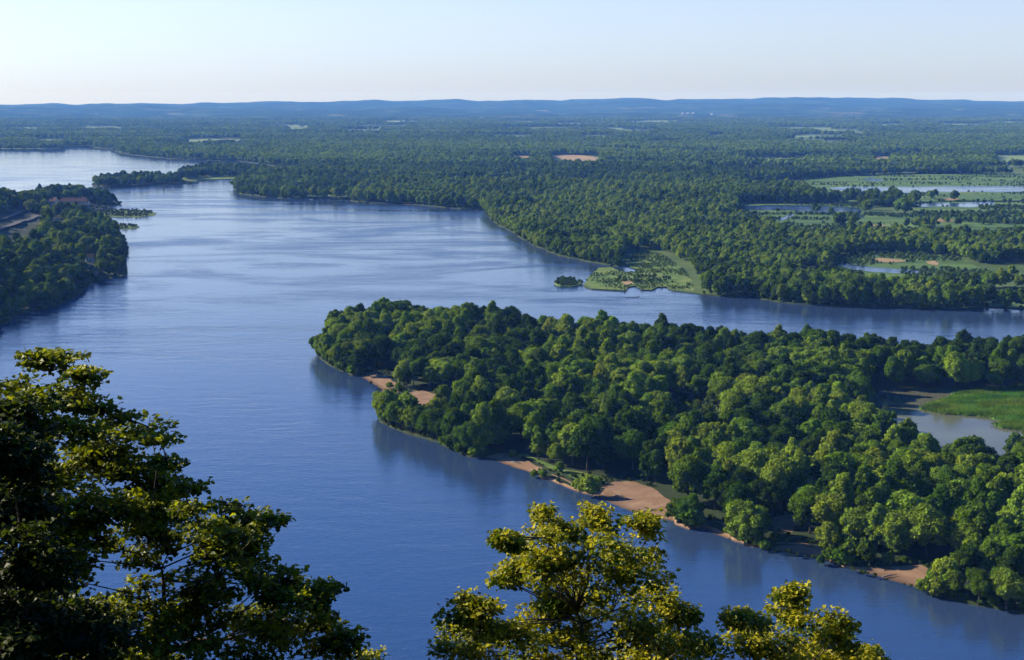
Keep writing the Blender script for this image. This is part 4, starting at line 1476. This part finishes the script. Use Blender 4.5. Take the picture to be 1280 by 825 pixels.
def leafy_tree(name, base, blobs, depth, leaf, size, label, seed, flat=.55, per=26, young_lit=.35, extra=(), r0=.16, fill=1):
    """limbs grown from one trunk out to every clump of the crown, twigs and single leaves on them"""
    r = np.random.default_rng(seed)
    base = np.array(base, float)
    ctr = []
    for (px_, py_, rx, ry) in blobs:
        d = depth + r.uniform(-1.0, 1.0) * 1.3
        c = fg_point(px_, py_, d)
        ctr.append((c, rx / FPX * d * .92, ry / FPX * d * .92))
    base_n = len(ctr)
    CC = np.array([c for c, _, _ in ctr])
    for i in range(base_n):
        for j in np.argsort(np.linalg.norm(CC - CC[i], axis=1))[1:1 + fill]:
            if np.linalg.norm(CC[j] - CC[i]) < 1.6:
                m_ = (CC[i] + CC[j]) / 2 + r.normal(size=3) * .07
                ctr.append((m_, (ctr[i][1] + ctr[j][1]) * .38, (ctr[i][2] + ctr[j][2]) * .38))
    for e in extra:
        ctr.append((np.array(e[:3], float), e[3], e[4]))
    C = np.array([c for c, _, _ in ctr])
    topz = np.percentile(C[:, 2], 55)
    mid = C.mean(0)
    mb = MB()
    # trunk: rises from the base and wanders through the crown
    trunk = []
    for t in np.linspace(0, 1, 12):
        p = base + (np.array([mid[0], mid[1], topz - .6]) - base) * np.array([t ** 1.4, t ** 1.4, t])
        p[:2] += np.array([math.sin(t * 5 + seed), math.cos(t * 4 + seed)]) * .12 * t
        trunk.append(p)
    nodes = list(trunk)
    nr = [r0 * (1 - .9 * t) + .012 for t in np.linspace(0, 1, 12)]
    mb.tube(trunk, nr, 9)
    rr = list(nr)
    for i in np.argsort(np.linalg.norm(C - mid, axis=1)):
        c = C[i]
        NA = np.array(nodes)
        cost = np.linalg.norm(NA - c, axis=1) + np.where(NA[:, 2] > c[2] - .1, 2.0, 0) + np.where(np.array(rr) < .014, 1.5, 0)
        k = int(np.argmin(cost))
        a = NA[k]
        L_ = np.linalg.norm(c - a)
        m1 = a + (c - a) * .33 + np.array([*(r.normal(size=2) * .1), .05]) * L_ * .5
        m2 = a + (c - a) * .68 + np.array([*(r.normal(size=2) * .1), .10]) * L_ * .4
        ra = min(rr[k] * .75, .05)
        ra = max(ra, .016)
        mb.tube([a, m1, m2, c], [ra, ra * .8, ra * .55, .009], 6)
        for p, q in ((m1, ra * .8), (m2, ra * .55), (c, .012)):
            nodes.append(p); rr.append(q)
    V, T = [], []
    for i, (c, rx, ry) in enumerate(ctr):
        nspray = max(8, int(rx * ry * 150))
        for s in range(nspray):
            u = r.normal(size=3)
            u /= np.linalg.norm(u)
            q = r.uniform(.25, 1.0) ** .6
            sc_ = c + u * q * np.array([rx, rx * 1.15, ry])
            # twig to the spray
            a = c + (sc_ - c) * .1
            if r.uniform() < .55:
                mb.tube([a, (a + sc_) / 2 + np.array([0, 0, .03]), sc_], [.008, .006, .003], 4)
            hd_ = math.atan2(u[1], u[0]) + r.normal() * .5
            y = np.clip(young_lit + .35 * u[2] + r.normal() * .16 + .25 * (q - .7), 0, 1)  # yellower towards clump tops and edges, sunlight put into the leaf colour
            n = int(per * r.uniform(.6, 1.3))
            ln = size * r.uniform(.5, 1.22, n)
            off = np.clip(r.normal(size=(n, 3)), -1.5, 1.5) * np.array([1.4, 1.4, flat]) * size
            p = sc_ + off
            ang = hd_ + r.normal(size=n) * 1.0
            tilt = r.normal(size=n) * .45 - .25
            roll = r.normal(size=n) * .55
            fx = np.stack([np.cos(ang) * np.cos(tilt), np.sin(ang) * np.cos(tilt), np.sin(tilt)], 1)
            sdv = np.stack([-np.sin(ang), np.cos(ang), np.zeros(n)], 1)
            up = np.cross(fx, sdv)
            sv = sdv * np.cos(roll)[:, None] + up * np.sin(roll)[:, None]
            up2 = np.cross(fx, sv)
            l = ln[:, None]
            fold = .16
            w = r.uniform(.85, 1.15, (n, 1))
            q_ = [p, p + fx * l * .30 + sv * l * .52 * w + up2 * l * fold, p + fx * l * .55 + sv * l * .26 * w + up2 * l * fold * .6, p + fx * l * .66 + sv * l * .40 * w + up2 * l * fold, p + fx * l * 1.02,
                  p + fx * l * .66 - sv * l * .40 * w + up2 * l * fold, p + fx * l * .55 - sv * l * .26 * w + up2 * l * fold * .6, p + fx * l * .30 - sv * l * .52 * w + up2 * l * fold]
            V.append(np.stack(q_, 1))
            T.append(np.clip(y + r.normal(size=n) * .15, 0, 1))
    V = np.vstack(V)
    T = np.concatenate(T)
    n = len(V)
    b = np.arange(n)[:, None] * 8
    right = b + np.array([0, 1, 2, 3, 4])
    left = b + np.array([0, 4, 5, 6, 7])
    loops = np.stack([right, left], 1).ravel()
    me = mesh_np('crown', V.reshape(-1, 3), loops, np.arange(2 * n) * 5, np.full(2 * n, 5), [leaf])
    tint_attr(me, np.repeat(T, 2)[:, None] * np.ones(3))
    t = empty(name, base, label, 'tree')
    # shift both meshes to the tree's own base
    for v in (me,):
        co = np.empty(len(v.vertices) * 3, np.float32)
        v.vertices.foreach_get('co', co)
        v.vertices.foreach_set('co', (co.reshape(-1, 3) - base.astype(np.float32)).ravel())
        v.update()
    link('crown', me, t)
    mb.V = [(a - base[0], b_ - base[1], c_ - base[2]) for a, b_, c_ in mb.V]
    link('trunk', mb.mesh('trunk', [M_BARK], True), t)
    print(name, 'leaves', n)
    return t


def ground_base(x, y):
    return (x, y, float(bluff_z(np.array([[x]]), np.array([[y]]))[0, 0]) - .3)


def below(px_, py_, d, n, seed, spread=90, rows=3, rx=.9, ry=.7):
    """the lower crown, under the picture's edge"""
    r = np.random.default_rng(seed)
    out_ = []
    for k in range(n):
        p = fg_point(px_ + r.uniform(-spread, spread), py_ + r.uniform(0, 130), d + r.uniform(-1.5, 1.5))
        out_.append((*p, rx * r.uniform(.7, 1.2), ry * r.uniform(.7, 1.2)))
    return out_


B_LEFT = [(78, 452, 34, 13), (52, 446, 22, 9), (104, 470, 22, 10), (18, 480, 30, 15), (48, 492, 34, 12), (88, 497, 40, 14), (118, 513, 30, 12), (30, 520, 40, 20), (78, 540, 48, 24), (140, 548, 40, 22), (186, 534, 32, 13), (200, 552, 18, 10),
          (30, 570, 45, 28), (110, 585, 55, 26), (175, 580, 42, 20), (205, 600, 22, 14), (60, 630, 62, 34), (140, 630, 55, 28), (195, 630, 40, 18), (230, 608, 18, 9), (215, 655, 45, 18), (90, 670, 60, 26), (170, 668, 50, 18),
          (255, 668, 34, 16), (290, 632, 26, 13), (322, 645, 24, 12), (335, 652, 14, 8), (285, 660, 32, 14), (310, 678, 26, 11), (270, 695, 42, 18), (320, 706, 26, 12), (60, 720, 60, 34), (180, 700, 22, 10), (245, 725, 36, 18), (300, 730, 45, 20), (350, 722, 26, 12),
          (385, 732, 24, 9), (408, 738, 14, 7), (360, 752, 34, 14), (395, 765, 22, 11), (255, 765, 50, 22), (320, 775, 50, 20), (180, 770, 50, 20), (100, 775, 70, 30), (385, 790, 40, 14), (430, 795, 16, 8), (415, 815, 28, 12), (330, 812, 60, 22), (230, 812, 70, 24), (120, 815, 80, 24)]
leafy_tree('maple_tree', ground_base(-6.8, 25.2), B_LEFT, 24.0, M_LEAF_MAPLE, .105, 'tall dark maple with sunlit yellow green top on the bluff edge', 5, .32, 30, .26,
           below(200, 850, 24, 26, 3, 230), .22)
B_MID = [(684, 652, 12, 12), (692, 672, 18, 12), (680, 640, 8, 6), (745, 640, 14, 9), (760, 655, 28, 14), (798, 650, 22, 10), (812, 668, 12, 9), (720, 668, 22, 12), (775, 678, 36, 16), (735, 690, 36, 16), (690, 697, 30, 14), (642, 676, 14, 8), (628, 672, 6, 5), (655, 688, 16, 9),
         (640, 716, 20, 9), (626, 724, 10, 7), (668, 716, 28, 13), (720, 718, 38, 16), (790, 708, 32, 18), (818, 722, 18, 15), (760, 735, 42, 18), (690, 745, 34, 16), (810, 750, 34, 16), (730, 765, 45, 18), (845, 763, 20, 10), (860, 766, 10, 6), (680, 780, 36, 16), (790, 780, 45, 18),
         (845, 792, 30, 14), (880, 798, 16, 11), (650, 800, 30, 14), (735, 805, 50, 18), (820, 812, 45, 14), (880, 818, 22, 8), (582, 748, 12, 8), (575, 770, 22, 9), (600, 764, 26, 9), (562, 790, 18, 9), (600, 790, 34, 13), (632, 785, 18, 10), (560, 812, 18, 9), (610, 815, 40, 10), (690, 818, 40, 12)]
leafy_tree('gold_lit_tree', ground_base(1.4, 24.6), B_MID, 23.5, M_LEAF_LIME, .085, 'leafy tree with sunlit gold leaves rising at bottom centre of the bluff', 9, .75, 32, .3,
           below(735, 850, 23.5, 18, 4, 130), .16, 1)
B_RIGHT = [(985, 742, 10, 7), (994, 752, 9, 7), (982, 762, 20, 11), (918, 771, 12, 7), (938, 776, 20, 9), (960, 782, 20, 10), (1000, 782, 26, 12), (1042, 772, 12, 8), (1048, 788, 16, 12), (925, 795, 16, 10), (970, 800, 32, 12), (1020, 806, 32, 14), (1058, 806, 10, 9), (930, 815, 22, 10), (985, 818, 34, 9), (1095, 819, 12, 5), (1070, 822, 14, 5)]
leafy_tree('small_gold_lit_tree', ground_base(5.4, 25.8), B_RIGHT, 24.5, M_LEAF_LIME, .088, 'small treetop with sunlit gold leaves just beside the larger gold tree', 13, .75, 32, .34,
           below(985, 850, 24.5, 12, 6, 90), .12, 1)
B_SPRIG = [(470, 818, 12, 5), (455, 822, 12, 5)]
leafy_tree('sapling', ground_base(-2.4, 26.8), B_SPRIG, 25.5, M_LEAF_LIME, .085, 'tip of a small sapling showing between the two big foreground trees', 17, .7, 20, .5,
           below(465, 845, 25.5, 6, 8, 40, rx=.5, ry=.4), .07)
B_DARK = [(12, 500, 26, 22), (30, 530, 30, 24), (0, 560, 45, 40), (32, 585, 34, 34), (10, 630, 60, 44), (50, 650, 34, 30), (20, 690, 62, 42), (62, 715, 40, 30), (15, 750, 66, 40), (70, 775, 60, 34), (130, 800, 60, 26), (30, 812, 70, 34), (-60, 560, 60, 60), (-70, 660, 70, 70), (-60, 770, 70, 60)]
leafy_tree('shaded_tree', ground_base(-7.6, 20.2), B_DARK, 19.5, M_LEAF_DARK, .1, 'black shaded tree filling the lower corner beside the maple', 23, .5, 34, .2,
           below(0, 850, 19.5, 20, 9, 170), .2)

# unseen trees added behind and beside the lookout to block skylight and sun
r = np.random.default_rng(88)
PB = []
for (x, y) in [(-15.5, 22), (-21, 27), (-19, 14), (-27, 20), (-30, 32), (-14, 9), (-24, 5), (-38, 14), (-36, 44)]:
    PB.append((x, y, 1.0))
for k in range(46):
    a, d = r.uniform(rad(150), rad(390)), r.uniform(9, 45)
    x, y = d * math.cos(a), d * math.sin(a) - 6
    if y < -4 or abs(x) > 24:
        PB.append((x, y, r.uniform(.8, 1.1)))
PB = np.array([p for p in PB if not (p[1] > 0 and abs(p[0]) < 13)])
zb_ = bluff_z(PB[:, 0], PB[:, 1]) - .3
scatter('lookout_shade_wood', np.c_[PB[:, :2], zb_], vec3(PB[:, 2], r), r.uniform(0, 6.28, len(PB)), tone_rgb(r.integers(0, 2, len(PB)), r), SRC0, ('unseen light blocking woodland added round the lookout on the bluff top', 'wood'))

# ------------------------------------------------------------------ the air
m, nt, out = new_mat('haze_air')
pv = N(nt, 'ShaderNodeVolumePrincipled')
pv.inputs['Color'].default_value = (.12, .33, 1.0, 1)
pv.inputs['Absorption Color'].default_value = (1, 1, 1, 1)
pv.inputs['Density'].default_value = .58e-4
pv.inputs['Anisotropy'].default_value = 0
nt.links.new(pv.outputs[0], out.inputs['Volume'])
q = MB()
q.box(-12500, 12500, -400, 23500, -6.5, 215)
link('haze', q.mesh('haze', [m]), kind='stuff')

cy = SC.cycles
cy.max_bounces, cy.diffuse_bounces, cy.glossy_bounces, cy.transmission_bounces, cy.volume_bounces = 5, 2, 2, 2, 0
cy.use_denoising = True
cy.sample_clamp_indirect = 4
SC.render.use_persistent_data = False
